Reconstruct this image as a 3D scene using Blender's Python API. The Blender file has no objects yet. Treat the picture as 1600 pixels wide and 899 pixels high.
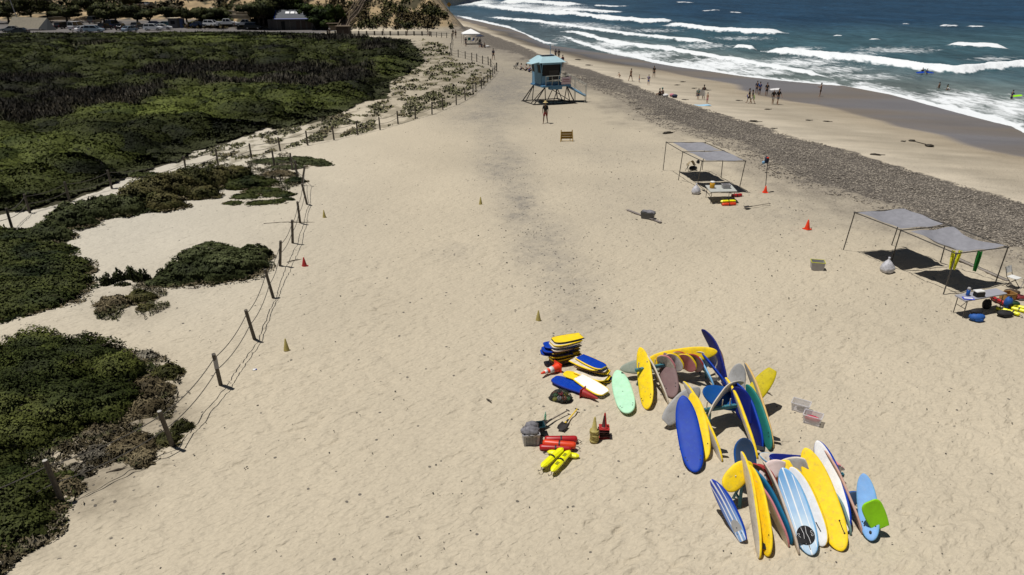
import bpy, bmesh, math, random
import numpy as np
from mathutils import Vector, Matrix
random.seed(11); rng = np.random.default_rng(7)
sc = bpy.context.scene
COL = sc.collection
# ------------------------------------------------------------------ camera
F, CX, CY, H = 1100.0, 800.0, 449.5, 11.5
TH = math.atan(0.4314); CT, ST = math.cos(TH), math.sin(TH)
cam = bpy.data.cameras.new('camera'); cam.lens = F/1600*36; cam.sensor_width = 36
cam.clip_start = 0.1; cam.clip_end = 30000
co = bpy.data.objects.new('camera', cam); COL.objects.link(co)
co.location = (0, 0, H); co.rotation_euler = (math.pi/2-TH, 0, 0); sc.camera = co
def PZ(px, py, z=0.0):
    a = (px-CX)/F; b = (CY-py)/F
    d = Vector((a, CT+b*ST, -ST+b*CT)); t = (z-H)/d.z
    return Vector((d.x*t, d.y*t, z))
def pix(x, y, z):
    zc = np.maximum(y*CT-(z-H)*ST, .5); up = y*ST+(z-H)*CT
    return CX+F*x/zc, CY-F*up/zc
# ------------------------------------------------------------------ noise
_h = np.random.default_rng(3).random((256, 256))
def vn(x, y):
    xi = np.floor(x).astype(int); yi = np.floor(y).astype(int); fx = x-xi; fy = y-yi
    fx = fx*fx*(3-2*fx); fy = fy*fy*(3-2*fy)
    a = _h[xi & 255, yi & 255]; b = _h[(xi+1) & 255, yi & 255]
    c = _h[xi & 255, (yi+1) & 255]; d = _h[(xi+1) & 255, (yi+1) & 255]
    return (a*(1-fx)+b*fx)*(1-fy)+(c*(1-fx)+d*fx)*fy
def fbm(x, y, o=4):
    s = 0; a = .5; t = 0
    for k in range(o):
        s = s+a*vn(x*2**k+17.3*k, y*2**k+5.1*k); t += a; a *= .5
    return s/t
def sst(a, b, x):
    t = np.clip((x-a)/(b-a), 0, 1); return t*t*(3-2*t)
# ------------------------------------------------------------------ shore curves (world x as a function of y)
def curve(pts, z, near, fx=0):
    w = [PZ(p[0], p[1], z) for p in pts]
    w = [(v.y, v.x) for v in w]; w.append(near); w = [q for q in w if q[0] < 400]+[(470, -75+fx), (720, -260+fx)]; w.sort()
    return np.array([a for a, b in w]), np.array([b for a, b in w])
K1 = curve([(1600,393),(1456,350),(1384,316),(1300,298),(1230,271),(1185,242),(1117,215),(1043,194),(1025,181),(994,159),(960,145),(928,134),(900,118),(828,96),(808,86),(792,80),(760,74),(730,57),(716,47)], 0, (0, 30.5), -12)
K2 = curve([(1600,320),(1568,310),(1422,268),(1356,248),(1300,230),(1230,213),(1187,197),(1151,187),(1104,172),(1059,158),(1034,150),(1005,140),(960,122),(920,109),(892,101),(850,88),(804,68),(770,55),(745,47),(722,38)], -1.6, (0, 44), -8)
K3 = curve([(1600,246),(1569,240),(1520,226),(1471,211),(1410,198),(1386,189),(1349,181),(1300,170),(1275,164),(1230,158),(1185,147),(1162,141),(1140,132),(1095,123),(1050,114),(1005,106),(960,99),(920,92),(880,82),(845,74),(812,62),(785,51),(760,44),(735,36),(718,30)], -2.6, (0, 70), -4)
K4 = curve([(1600,214),(1569,197),(1520,185),(1471,172),(1422,158),(1381,147),(1312,134),(1282,132),(1207,125),(1162,120),(1140,117),(1095,110),(1050,104),(1010,97),(960,86),(920,80),(880,74),(850,70),(830,62),(818,54),(792,44),(764,38),(744,33),(720,28),(708,24)], -3.0, (0, 85))
def kx(K, y): return np.interp(y, K[0], K[1])
def head(x, y):
    xe = -12.2-(y-200)*.10+2*np.sin(y*.07)-np.maximum(y-280, 0)*.35
    a = (xe-x)*1.0; b = (y-203)*.62
    m = np.minimum(a, b)-2.2*np.exp(-((a-b)/5)**2)
    m = np.maximum(m, 0)*sst(-95, -72, x)
    m = m*(1+.35*(fbm(x*.12, y*.1, 4)-.5))
    return np.minimum(m, 38+0*m)
def lefthill(x, y):
    d = np.maximum(y-250-.1*(x+60), 0)
    return (np.minimum(d, 25)*.12+np.maximum(d-25, 0)*.34)*sst(-40, -75, x)*(1+.2*(fbm(x*.05, y*.05, 3)-.5))
def hgt(x, y):
    x = np.asarray(x, float); y = np.asarray(y, float)
    c1, c2, c3, c4 = [kx(K, y) for K in (K1, K2, K3, K4)]
    z = -1.6*sst(0, 1, (x-c1)/np.maximum(c2-c1, 1.5))-1.0*np.clip((x-c2)/np.maximum(c3-c2, 2), 0, 1)-.4*np.clip((x-c3)/np.maximum(c4-c3, 2), 0, 1)
    z = z-np.clip((x-c4-.3)/25, 0, 1)*2.5
    z = z+np.maximum(head(x, y), lefthill(x, y))
    return z
def G(px, py, lift=0):
    a = (px-CX)/F; b = (CY-py)/F
    d = np.array((a, CT+b*ST, -ST+b*CT)); lo = 5.0; t = lo
    o = np.array((0, 0, H)); prev = t
    while t < 900:
        p = o+d*t
        if p[2] < hgt(p[0], p[1])+lift: break
        prev = t; t += max(.2, t*.01)
    lo, hi = prev, t
    for _ in range(24):
        m = (lo+hi)/2; p = o+d*m
        if p[2] < hgt(p[0], p[1])+lift: hi = m
        else: lo = m
    p = o+d*hi
    return Vector((p[0], p[1], float(hgt(p[0], p[1]))))
# ------------------------------------------------------------------ materials
MATS = {}
def nn(nt, t, **k):
    n = nt.nodes.new(t)
    for a, b in k.items():
        if a in n.inputs: n.inputs[a].default_value = b
        else: setattr(n, a, b)
    return n
def mat(name, col, rough=.6, var=.12, scale=6., bump=0., metal=0., spec=.5, wear=None, wearamt=.0, trans=0., alpha=1.):
    if name in MATS: return MATS[name]
    m = bpy.data.materials.new(name); m.use_nodes = True; nt = m.node_tree; L = nt.links
    b = nt.nodes['Principled BSDF']; b.inputs['Roughness'].default_value = rough
    b.inputs['Metallic'].default_value = metal; b.inputs['Specular IOR Level'].default_value = spec
    b.inputs['Transmission Weight'].default_value = trans; b.inputs['Alpha'].default_value = alpha
    tc = nn(nt, 'ShaderNodeTexCoord'); n = nn(nt, 'ShaderNodeTexNoise', Scale=scale, Detail=5., Roughness=.6)
    L.new(tc.outputs['Object'], n.inputs['Vector'])
    mr = nn(nt, 'ShaderNodeMapRange'); mr.inputs[1].default_value = .3; mr.inputs[2].default_value = .7
    mr.inputs[3].default_value = 1-var; mr.inputs[4].default_value = 1+var
    L.new(n.outputs['Fac'], mr.inputs[0])
    mx = nn(nt, 'ShaderNodeMix', data_type='RGBA', blend_type='MULTIPLY'); mx.inputs[0].default_value = 1
    mx.inputs[6].default_value = (*col, 1); L.new(mr.outputs[0], mx.inputs[7]); out = mx.outputs[2]
    if wear:
        n2 = nn(nt, 'ShaderNodeTexNoise', Scale=scale*1.7, Detail=8., Roughness=.75)
        L.new(tc.outputs['Object'], n2.inputs['Vector'])
        r2 = nn(nt, 'ShaderNodeMapRange'); r2.inputs[1].default_value = .5; r2.inputs[2].default_value = .72
        r2.inputs[3].default_value = 0; r2.inputs[4].default_value = wearamt
        L.new(n2.outputs['Fac'], r2.inputs[0])
        m2 = nn(nt, 'ShaderNodeMix', data_type='RGBA'); m2.inputs[7].default_value = (*wear, 1)
        L.new(r2.outputs[0], m2.inputs[0]); L.new(out, m2.inputs[6]); out = m2.outputs[2]
    L.new(out, b.inputs['Base Color'])
    if bump:
        bp = nn(nt, 'ShaderNodeBump', Strength=1., Distance=bump); L.new(n.outputs['Fac'], bp.inputs['Height'])
        L.new(bp.outputs[0], b.inputs['Normal'])
    MATS[name] = m; return m
def attrmat(name, rough=.7, spec=.25, trans=0):
    m = bpy.data.materials.new(name); m.use_nodes = True; nt = m.node_tree; L = nt.links
    b = nt.nodes['Principled BSDF']; b.inputs['Roughness'].default_value = rough; b.inputs['Specular IOR Level'].default_value = spec
    at = nn(nt, 'ShaderNodeAttribute', attribute_name='Col'); n = nn(nt, 'ShaderNodeTexNoise', Scale=3., Detail=3.)
    tc = nn(nt, 'ShaderNodeTexCoord'); L.new(tc.outputs['Object'], n.inputs['Vector'])
    mr = nn(nt, 'ShaderNodeMapRange'); mr.inputs[3].default_value = .75; mr.inputs[4].default_value = 1.25; L.new(n.outputs['Fac'], mr.inputs[0])
    mx = nn(nt, 'ShaderNodeMix', data_type='RGBA', blend_type='MULTIPLY'); mx.inputs[0].default_value = 1
    L.new(at.outputs['Color'], mx.inputs[6]); L.new(mr.outputs[0], mx.inputs[7]); L.new(mx.outputs[2], b.inputs['Base Color'])
    if trans:   # soft canopy shading: mix the leaf normal with the normal of the bush it belongs to
        an = nn(nt, 'ShaderNodeAttribute', attribute_name='nv'); ge = nn(nt, 'ShaderNodeNewGeometry')
        s1 = nn(nt, 'ShaderNodeVectorMath', operation='SCALE'); s1.inputs['Scale'].default_value = trans; L.new(an.outputs['Vector'], s1.inputs[0])
        ad = nn(nt, 'ShaderNodeVectorMath', operation='ADD'); L.new(s1.outputs[0], ad.inputs[0]); L.new(ge.outputs['Normal'], ad.inputs[1])
        no = nn(nt, 'ShaderNodeVectorMath', operation='NORMALIZE'); L.new(ad.outputs[0], no.inputs[0]); L.new(no.outputs[0], b.inputs['Normal'])
    return m
LEAF = attrmat('leaf', .7, .12, 3.)
STONE = attrmat('stone', .8, .3)
# ------------------------------------------------------------------ objects
def tag(o, label=None, cat=None, group=None, kind=None):
    if label: o['label'] = label
    if cat: o['category'] = cat
    if group: o['group'] = group
    if kind: o['kind'] = kind
    return o
def empty(name, loc, rz=0, label=None, cat=None, group=None):
    o = bpy.data.objects.new(name, None); o.location = loc; o.rotation_euler = (0, 0, rz); o.empty_display_size = .2
    COL.objects.link(o); return tag(o, label, cat, group)
def link(name, me, parent=None, mats=None):
    if mats:
        for m in (mats if isinstance(mats, (list, tuple)) else [mats]): me.materials.append(m)
    o = bpy.data.objects.new(name, me); COL.objects.link(o)
    if parent: o.parent = parent
    return o
class MB:
    def __init__(s): s.v = []; s.f = []; s.m = []; s.M = Matrix()
    def add(s, vs, fs, mi=0):
        k = len(s.v); s.v += [tuple(s.M @ Vector(v)) for v in vs]; s.f += [tuple(i+k for i in f) for f in fs]; s.m += [mi]*len(fs)
        return s
    def box(s, c, d, rot=None, mi=0, taper=1.):
        vs = []
        for z in (-.5, .5):
            t = 1 if z < 0 else taper
            for x, y in ((-.5,-.5),(.5,-.5),(.5,.5),(-.5,.5)): vs.append(Vector((x*d[0]*t, y*d[1]*t, z*d[2])))
        R = Matrix.Identity(3) if rot is None else (Matrix.Rotation(rot, 3, 'Z') if isinstance(rot, (int, float)) else rot)
        vs = [R @ v+Vector(c) for v in vs]
        return s.add(vs, [(3,2,1,0),(4,5,6,7),(0,1,5,4),(1,2,6,5),(2,3,7,6),(3,0,4,7)], mi)
    def rbox(s, c, d, r=.02, rot=None, mi=0):
        bm = bmesh.new(); bmesh.ops.create_cube(bm, size=1)
        for v in bm.verts: v.co = Vector((v.co.x*d[0], v.co.y*d[1], v.co.z*d[2]))
        bmesh.ops.bevel(bm, geom=bm.edges[:], offset=r, segments=2, affect='EDGES')
        R = Matrix.Identity(3) if rot is None else (Matrix.Rotation(rot, 3, 'Z') if isinstance(rot, (int, float)) else rot)
        bm.verts.index_update()
        s.add([R @ v.co+Vector(c) for v in bm.verts], [[v.index for v in f.verts] for f in bm.faces], mi); bm.free(); return s
    def tube(s, pts, r, n=7, mi=0, cap=True):
        pts = [Vector(p) for p in pts]; rs = r if isinstance(r, (list, tuple)) else [r]*len(pts); vs = []
        up = Vector((0, 0, 1))
        for i, p in enumerate(pts):
            d = (pts[min(i+1, len(pts)-1)]-pts[max(i-1, 0)]).normalized()
            a = d.cross(up if abs(d.z) < .95 else Vector((1, 0, 0))).normalized(); b = d.cross(a)
            for k in range(n):
                t = 2*math.pi*k/n; vs.append(p+(a*math.cos(t)+b*math.sin(t))*rs[i])
        fs = []
        for i in range(len(pts)-1):
            for k in range(n): fs.append((i*n+k, i*n+(k+1) % n, (i+1)*n+(k+1) % n, (i+1)*n+k))
        if cap: fs += [tuple(range(n))[::-1], tuple((len(pts)-1)*n+k for k in range(n))]
        return s.add(vs, fs, mi)
    def lathe(s, prof, c=(0,0,0), n=16, mi=0, R=None, sx=1, sy=1):
        vs = []; fs = []
        for (r, z) in prof:
            for k in range(n):
                t = 2*math.pi*k/n; v = Vector((r*math.cos(t)*sx, r*math.sin(t)*sy, z))
                if R is not None: v = R @ v
                vs.append(v+Vector(c))
        for i in range(len(prof)-1):
            for k in range(n): fs.append((i*n+k, i*n+(k+1) % n, (i+1)*n+(k+1) % n, (i+1)*n+k))
        fs += [tuple(range(n))[::-1], tuple((len(prof)-1)*n+k for k in range(n))]
        return s.add(vs, fs, mi)
    def blob(s, c, r, mi=0, n=10, m=7, jit=0., R=None):
        vs = [];
        for i in range(m+1):
            ph = math.pi*i/m
            for k in range(n):
                t = 2*math.pi*k/n; j = 1+random.uniform(-jit, jit) if 0 < i < m else 1
                v = Vector((math.sin(ph)*math.cos(t)*r[0]*j, math.sin(ph)*math.sin(t)*r[1]*j, math.cos(ph)*r[2]*j))
                if R is not None: v = R @ v
                vs.append(v+Vector(c))
        fs = [(i*n+k, (i+1)*n+k, (i+1)*n+(k+1) % n, i*n+(k+1) % n) for i in range(m) for k in range(n)]
        return s.add(vs, fs, mi)
    def prism(s, poly, z0, z1, mi=0):
        n = len(poly); vs = [(x, y, z0) for x, y in poly]+[(x, y, z1) for x, y in poly]
        return s.add(vs, [tuple(range(n))[::-1], tuple(range(n, 2*n))]+[(i, (i+1) % n, n+(i+1) % n, n+i) for i in range(n)], mi)
    def sheet(s, fn, nu, nv, mi=0):
        vs = [fn(i/nu, j/nv) for j in range(nv+1) for i in range(nu+1)]
        fs = [(j*(nu+1)+i, j*(nu+1)+i+1, (j+1)*(nu+1)+i+1, (j+1)*(nu+1)+i) for j in range(nv) for i in range(nu)]
        return s.add(vs, fs, mi)
    def build(s, name, mats, parent=None, smooth=False):
        me = bpy.data.meshes.new(name); me.from_pydata(s.v, [], s.f)
        o = link(name, me, parent, mats)
        me.polygons.foreach_set('material_index', s.m)
        bm = bmesh.new(); bm.from_mesh(me); bmesh.ops.remove_doubles(bm, verts=bm.verts, dist=1e-5)
        bmesh.ops.recalc_face_normals(bm, faces=bm.faces); bm.to_mesh(me); bm.free()
        if smooth: me.shade_smooth() if smooth is True else me.shade_auto_smooth(angle=smooth) if hasattr(me, 'shade_auto_smooth') else me.shade_smooth()
        me.update(); return o
def npmesh(name, V, Fq, col=None, smooth=False, attrs=None):
    me = bpy.data.meshes.new(name); nv = len(V); nf = len(Fq); k = Fq.shape[1]
    me.vertices.add(nv); me.vertices.foreach_set('co', np.ascontiguousarray(V, dtype=np.float32).ravel())
    me.loops.add(nf*k); me.loops.foreach_set('vertex_index', np.ascontiguousarray(Fq, dtype=np.int32).ravel())
    me.polygons.add(nf); me.polygons.foreach_set('loop_start', np.arange(0, nf*k, k, dtype=np.int32))
    try: me.polygons.foreach_set('loop_total', np.full(nf, k, dtype=np.int32))
    except Exception: pass
    me.update(calc_edges=True)
    if col is not None:
        a = me.color_attributes.new('Col', 'FLOAT_COLOR', 'POINT'); c = np.ones((nv, 4), np.float32); c[:, :3] = col; a.data.foreach_set('color', c.ravel())
    for n, d in (attrs or {}).items():
        a = me.attributes.new(n, 'FLOAT', 'POINT'); a.data.foreach_set('value', np.asarray(d, np.float32))
    if smooth: me.polygons.foreach_set('use_smooth', np.ones(nf, bool))
    return me
def leaves(name, P, size, col, parent=None, el=1.8, up=0., mat_=None, nv=None):
    n = len(P); u = rng.normal(size=(n, 3)); u[:, 2] += up*3
    if nv is not None and up < .5: u = u-nv*((u*nv).sum(1)*.75)[:, None]
    u /= np.linalg.norm(u, axis=1)[:, None]
    w = rng.normal(size=(n, 3))*(.55 if nv is not None and up < .5 else 1)+(nv*1.3 if nv is not None and up < .5 else 0); v = np.cross(u, w); v /= np.linalg.norm(v, axis=1)[:, None]
    s = np.asarray(size).reshape(-1, 1)*np.ones((n, 1))
    V = np.stack([P-u*s*el/2, P+v*s/2, P+u*s*el/2, P-v*s/2], 1).reshape(-1, 3)
    if parent is not None: V = V-np.array(parent.location)
    Fq = np.arange(n*4).reshape(n, 4)
    me = npmesh(name, V, Fq, np.repeat(col, 4, 0))
    if nv is None: nv = np.tile(np.array((0., 0., 1.)), (n, 1))
    a = me.attributes.new('nv', 'FLOAT_VECTOR', 'POINT'); a.data.foreach_set('vector', np.ascontiguousarray(np.repeat(nv, 4, 0), dtype=np.float32).ravel())
    return link(name, me, parent, mat_ or LEAF)
def pip(px, py, poly):
    poly = np.array(poly, float); ins = np.zeros(px.shape, bool); n = len(poly)
    for i in range(n):
        x1, y1 = poly[i]; x2, y2 = poly[(i+1) % n]
        if y1 == y2: continue
        c = ((y1 > py) != (y2 > py)) & (px < (x2-x1)*(py-y1)/(y2-y1)+x1); ins ^= c
    return ins
def S(r, g, b):  # display colour to linear
    f = lambda c: (c/255/12.92 if c <= 10 else ((c/255+.055)/1.055)**2.4)
    return (f(r), f(g), f(b))
# ------------------------------------------------------------------ people
def skin(nodes, edges, root=0, sub=1):
    me = bpy.data.meshes.new('t'); me.from_pydata([n[:3] for n in nodes], edges, [])
    ob = bpy.data.objects.new('t', me); COL.objects.link(ob)
    md = ob.modifiers.new('s', 'SKIN'); md.use_smooth_shade = True
    sv = me.skin_vertices[0].data
    for i, n in enumerate(nodes):
        r = n[3]; sv[i].radius = r if isinstance(r, tuple) else (r, r); sv[i].use_root = (i == root)
    if sub: s_ = ob.modifiers.new('u', 'SUBSURF'); s_.levels = sub; s_.render_levels = sub
    dg = bpy.context.evaluated_depsgraph_get(); out = bpy.data.meshes.new_from_object(ob.evaluated_get(dg))
    bpy.data.objects.remove(ob); bpy.data.meshes.remove(me); out.materials.clear(); return out
SKINM = {'fair': mat('skin_fair', (.48,.29,.19), .5), 'tan': mat('skin_tan', (.30,.16,.095), .5), 'dark': mat('skin_brown', (.13,.07,.045), .5)}
def cloth(nm, c): return mat('cloth_'+nm, c, .85, .2, 12)
CL = dict(black=cloth('black', (.012,.012,.015)), navy=cloth('navy', (.015,.025,.06)), blue=cloth('blue', (.02,.08,.32)), red=cloth('red', (.17,.02,.018)), white=cloth('white', (.72,.70,.68)),
          grey=cloth('grey', (.12,.12,.13)), teal=cloth('teal', (.02,.16,.15)), pink=cloth('pink', (.5,.2,.25)), green=cloth('green', (.3,.55,.05)), brown=cloth('brown', (.09,.05,.03)))
HAIR = {'dark': mat('hair_dark', (.015,.011,.008), .5), 'blond': mat('hair_blond', (.25,.16,.07), .5)}
STRAW = mat('straw', (.62,.48,.22), .8, .2, 20)
def person(px, py, label, h=1.72, face=0, pose='stand', skin_='tan', top=None, bottom='navy', hair='dark', hat=None, group=None, z=None, legs=True, long=False, cut=0):
    """face: heading in degrees, 0 = looking away from the sea-side camera (+y), 180 = toward it"""
    p = G(px, py) if z is None else PZ(px, py, z)
    p = Vector(p); p.z -= cut
    r = empty('person', p, math.radians(face), label, 'person', group); k = h/1.75
    sit = pose == 'sit'; zb = .95-(.80 if sit else 0)
    lean = {'bend': .45, 'sit': .12, 'walk': .05, 'crouch': .35}.get(pose, 0)
    if pose == 'crouch': zb = .45
    hip = Vector((0, 0, zb)); ch = hip+Vector((0, lean*.6, .42-lean*.12)); nk = hip+Vector((0, lean, .58-lean*.2)); hd = nk+Vector((0, .03+lean*.1, .15))
    N = []; E = []
    def nd(v, rad, par=None):
        N.append((v[0]*k, v[1]*k, v[2]*k, tuple(q*k for q in rad) if isinstance(rad, tuple) else rad*k)); i = len(N)-1
        if par is not None: E.append((par, i))
        return i
    a = nd(hip, (.15,.10)); b = nd(hip.lerp(ch, .5), (.13,.095), a); c = nd(ch, (.155,.10), b); d = nd(nk, .055, c)
    e = nd(nk.lerp(hd, .55), .06, d); f = nd(hd, (.078,.095), e); nd(hd+Vector((0,.0,.075)), (.062,.078), f)
    legj = {}
    for s in (-1, 1):
        sw = {'walk': .26*s, 'stand': .03*s}.get(pose, 0)
        hj = hip+Vector((.09*s, 0, -.06))
        if sit: kn = hip+Vector((.12*s, .40, .20)); an = kn+Vector((.02*s, .25, -.32))
        elif pose == 'crouch': kn = hip+Vector((.14*s, .32, .02)); an = kn+Vector((0, -.14, -.42))
        else: kn = hip+Vector((.10*s, sw*.6+.02, -.45)); an = kn+Vector((.01*s, sw*.55-.06*abs(sw)/.26, -.43+.02*(sw > .1)))
        h1 = nd(hj, .088, a); th = nd(hj.lerp(kn, .5), .078, h1); k1 = nd(kn, .055, th); cf = nd(kn.lerp(an, .4), .056, k1); a1 = nd(an, .036, cf)
        t1 = nd(an+Vector((.01*s, .10, -.045)), (.038,.028), a1); nd(an+Vector((.015*s, .17, -.055)), (.034,.02), t1); legj[s] = (hj, kn, an)
        sh = nk+Vector((.17*s, -lean*.1, -.08))
        if pose == 'hold': el = sh+Vector((.06*s, .12, -.24)); wr = el+Vector((-.05*s, .22, .05))
        elif sit or pose == 'crouch': el = sh+Vector((.06*s, .12, -.25)); wr = el+Vector((-.04*s, .2, -.12))
        else: el = sh+Vector((.07*s, -sw*.35, -.28)); wr = el+Vector((.02*s, .09-sw*.45, -.23))
        s1 = nd(sh, .055, c); u1 = nd(sh.lerp(el, .5), .046, s1); e1 = nd(el, .038, u1); w1 = nd(wr, .026, e1)
        dr = (wr-el).normalized(); pm = wr+dr*.07; p1 = nd(pm, (.034,.018), w1)
        for q in range(4):
            off = Vector((0, (q-1.5)*.02, 0)); f1 = nd(pm+off+dr*.04, .0095, p1); nd(pm+off+dr*(.075+.012*(q in (1, 2)))+Vector((-.012*s, 0, 0)), .008, f1)
        nd(wr+dr*.05+Vector((-.01*s, .045, 0)), .011, w1)
        legj[s] += (sh, el, wr)
    body = link('body', skin(N, E), r, SKINM[skin_])
    # face: nose and ears kept in the hair piece's neighbour so the head reads in profile
    hc = hd*k+Vector((0, 0, .045*k)); mb = MB()
    mb.blob(hc+Vector((0, -.018*k, .03*k)), (.088*k, .105*k, .098*k), n=12, m=8, jit=.03)
    if long or hair == 'blond': mb.blob(hc+Vector((0, -.085*k, -.07*k)), (.07*k, .045*k, .14*k), n=8, m=6, jit=.05)
    mb.build('hair', HAIR[hair], r, True)
    mb = MB(); mb.blob(hc+Vector((0, .098*k, -.035*k)), (.014*k, .02*k, .022*k), n=6, m=4)
    mb.build('nose', SKINM[skin_], r, True)
    if hat:
        mb = MB(); mb.lathe([(.02, .20), (.085, .19), (.105, .10), (.11, .075), (.215, .055), (.225, .045), (.11, .055), (.02, .06)] if hat == 'straw' else [(.02, .17), (.07, .16), (.10, .10), (.108, .04), (.02, .04)], c=hc-Vector((0, 0, .02)), n=18)
        if hat != 'straw': mb.box(hc+Vector((0, .13, .04)), (.14, .12, .012))
        mb.build('hat', STRAW if hat == 'straw' else CL[hat], r, True)
    def piece(name, nodes, edges, m):
        N2 = [(v[0]*k, v[1]*k, v[2]*k, tuple(q*k for q in rd) if isinstance(rd, tuple) else rd*k) for v, rd in nodes]
        link(name, skin(N2, edges), r, m)
    if top:
        L1, R1 = legj[-1], legj[1]
        nodes = [(hip+Vector((0,0,.02)), (.165,.115)), (hip.lerp(ch, .5), (.148,.11)), (ch, (.172,.118)), (ch.lerp(nk, .75), (.085,.075))]; ed = [(0,1),(1,2),(2,3)]
        for J in (L1, R1):
            i = len(nodes); nodes += [(J[3], .068), (J[3].lerp(J[4], .5), .062), (J[4] if top in ('black','navy') else J[3].lerp(J[4], .75), .054)]; ed += [(2,i),(i,i+1),(i+1,i+2)]
        piece('shirt', nodes, ed, CL[top])
    if bottom:
        nodes = [(hip+Vector((0,0,.05)), (.162,.115)), (hip-Vector((0,0,.02)), (.165,.118))]; ed = [(0,1)]
        for J in (legj[-1], legj[1]):
            i = len(nodes); nodes += [(J[0], .102), (J[0].lerp(J[1], .45), .098), (J[0].lerp(J[1], .8), .088)]; ed += [(1,i),(i,i+1),(i+1,i+2)]
        piece('shorts', nodes, ed, CL[bottom])
    return r
BP = 'people on the lower beach by the wet sand'
person(852,193,'person in a straw hat, black shirt and red shorts walking below the blue lifeguard tower',1.86,165,'walk','dark','black','red',hat='straw')
person(771,94,'person in dark clothes walking alone beside the bend of the rope fence toward the tower',1.75,160,'walk','tan','navy','black')
person(728,73,'person in navy clothes and pale hat standing between the fence and the white pop-up canopy',1.75,20,'stand','tan','navy','navy',hat='white')
person(712,60,'person in black standing by the foot of the bluff, right of a pair',1.75,0,'stand','tan','black','black')
person(708,58,'person in black standing by the foot of the bluff, left of a pair',1.7,30,'stand','tan','black','black')
person(753,74,'person in navy sitting under the small dark beach umbrella',1.7,120,'sit','tan','navy','navy')
person(758,75,'person in black sitting beside the small dark beach umbrella with legs stretched out',1.7,60,'sit','tan','black','grey')
person(813,110,'person in white sitting on the sand nearest the folding chair left of the tower',1.7,-70,'sit','tan','white','grey')
person(821,111,'person in white shirt sitting in the middle of the group by the tower',1.7,-60,'sit','tan','white','black')
person(826.5,113,'person in blue sitting on the sand right behind the corner of the tower',1.75,-60,'sit','tan','blue','navy')
person(868,92,'person in dark clothes standing behind the tower roof, left of a pair',1.75,-20,'stand','dark','navy','black')
person(873,93,'person in black standing behind the tower roof, right of a pair',1.8,10,'stand','dark','black','black')
person(879,105,'person in a red top standing behind the right edge of the tower roof',1.75,30,'stand','dark','red','black')
person(969,121.5,'child crouching on the pale sand nearest the cobbles',1.1,60,'crouch','fair',None,'brown',group=BP)
person(985,127,'bare-backed adult walking on the sand beside two children',1.72,-60,'walk','tan','brown','brown',group=BP)
person(998.5,129,'small child in blue shorts standing on the pale sand',1.05,-80,'stand','fair',None,'blue',group=BP)
person(1013,133.5,'child in a blue shirt standing nearest the cobbles, right of the small child',1.4,170,'stand','fair','blue','blue',group=BP)
person(1021.5,121,'person in black wetsuit standing alone near the damp sand',1.7,160,'walk','tan','black','black',group=BP)
person(1036,150,'person with a teal cap sitting at the edge of the cobbles beside bags',1.7,40,'sit','tan','navy','grey',hat='teal',group=BP)
person(1032,150,'person in dark clothes sitting low at the edge of the cobbles behind the teal cap',1.6,60,'sit','tan','black','black',group=BP)
person(1090.5,156,'child standing in front of the white towel held up on the beach',1.3,150,'stand','tan','teal','navy',group=BP)
person(1098.5,156,'dark haired adult standing behind the white towel',1.75,170,'hold','dark','black','grey',long=True,group=BP)
person(1104.7,162,'child without a shirt standing right of the white towel',1.25,120,'stand','fair',None,'pink',group=BP)
person(1181.6,146,'person in navy rash guard standing on the damp sand, leftmost of three in a row',1.62,-20,'stand','tan','navy','navy',group=BP)
person(1186,149,'person in bright blue shirt standing on the damp sand, middle of three in a row',1.72,0,'stand','tan','blue','navy',group=BP)
person(1197,150,'person in black standing on the damp sand, rightmost of three in a row',1.7,-10,'stand','tan','black','black',group=BP)
person(1170,161.5,'person in black wetsuit walking with a blue bodyboard',1.72,70,'walk','tan','black','black',group=BP)
person(1175,162,'person in a pale skirt walking beside the one with the blue bodyboard',1.6,80,'walk','fair','black','white',long=True,group=BP)
person(1207,163,'person with white shorts and a board on the head walking toward the cobbles',1.72,170,'walk','tan','black','white',group=BP)
person(1214.5,163.5,'tall person in black top and grey shorts walking right of the board carrier',1.85,190,'walk','tan','black','grey',group=BP)
person(1281,151,'bare-chested person in dark trunks standing alone on the wet sand',1.75,60,'hold','tan',None,'brown',group=BP)
WP = 'people wading in the surf'
person(1441,114,'bather in navy standing beside a blue bodyboard in the white water, left one',1.65,0,'hold','tan','navy','navy',z=-3.0,cut=.85,group=WP)
person(1448,115.5,'bather in dark top standing beside a blue bodyboard in the white water, right one',1.65,0,'hold','tan','black','navy',z=-3.0,cut=.85,group=WP)
person(1478,105,'swimmer low in the breaking wave farthest out',1.65,0,'stand','dark',None,'navy',z=-3.0,cut=1.25,group=WP)
person(1467,138,'bather without a shirt standing in the shallow water between two foam lines',1.6,30,'stand','tan',None,'navy',z=-3.0,cut=.75,group=WP)
person(1480,140.5,'bather in a lime green top wading beside a white-shirted one',1.5,40,'stand','tan','green','navy',z=-3.0,cut=.75,group=WP)
person(1484,141,'bather in a white top bending in the shallow foam',1.4,60,'bend','tan','white','navy',z=-3.0,cut=.75,group=WP)
person(1580,155,'bather holding a lime bodyboard in the foam at the right edge',1.65,-80,'hold','tan','navy','navy',z=-3.0,cut=.5,group=WP)
person(669,57,'person walking on the boardwalk at the foot of the sandy slope, rightmost one',1.7,90,'walk','tan','black','grey')
person(599,55,'person in dark clothes walking along the middle of the boardwalk',1.7,-90,'walk','tan','black','black')
person(637,55.5,'person in navy standing on the boardwalk left of the slope path',1.7,90,'stand','tan','navy','black')
person(516,54,'person in a white shirt walking beside the foot of the wooden stairs',1.75,60,'walk','tan','white','black')
person(293,45,'person in a white shirt standing beside the grey kiosk in the parking lot',1.75,180,'stand','tan','white','grey')
person(368,45,'person in black standing behind the parked pickup trucks',1.75,180,'stand','tan','black','black')
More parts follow.
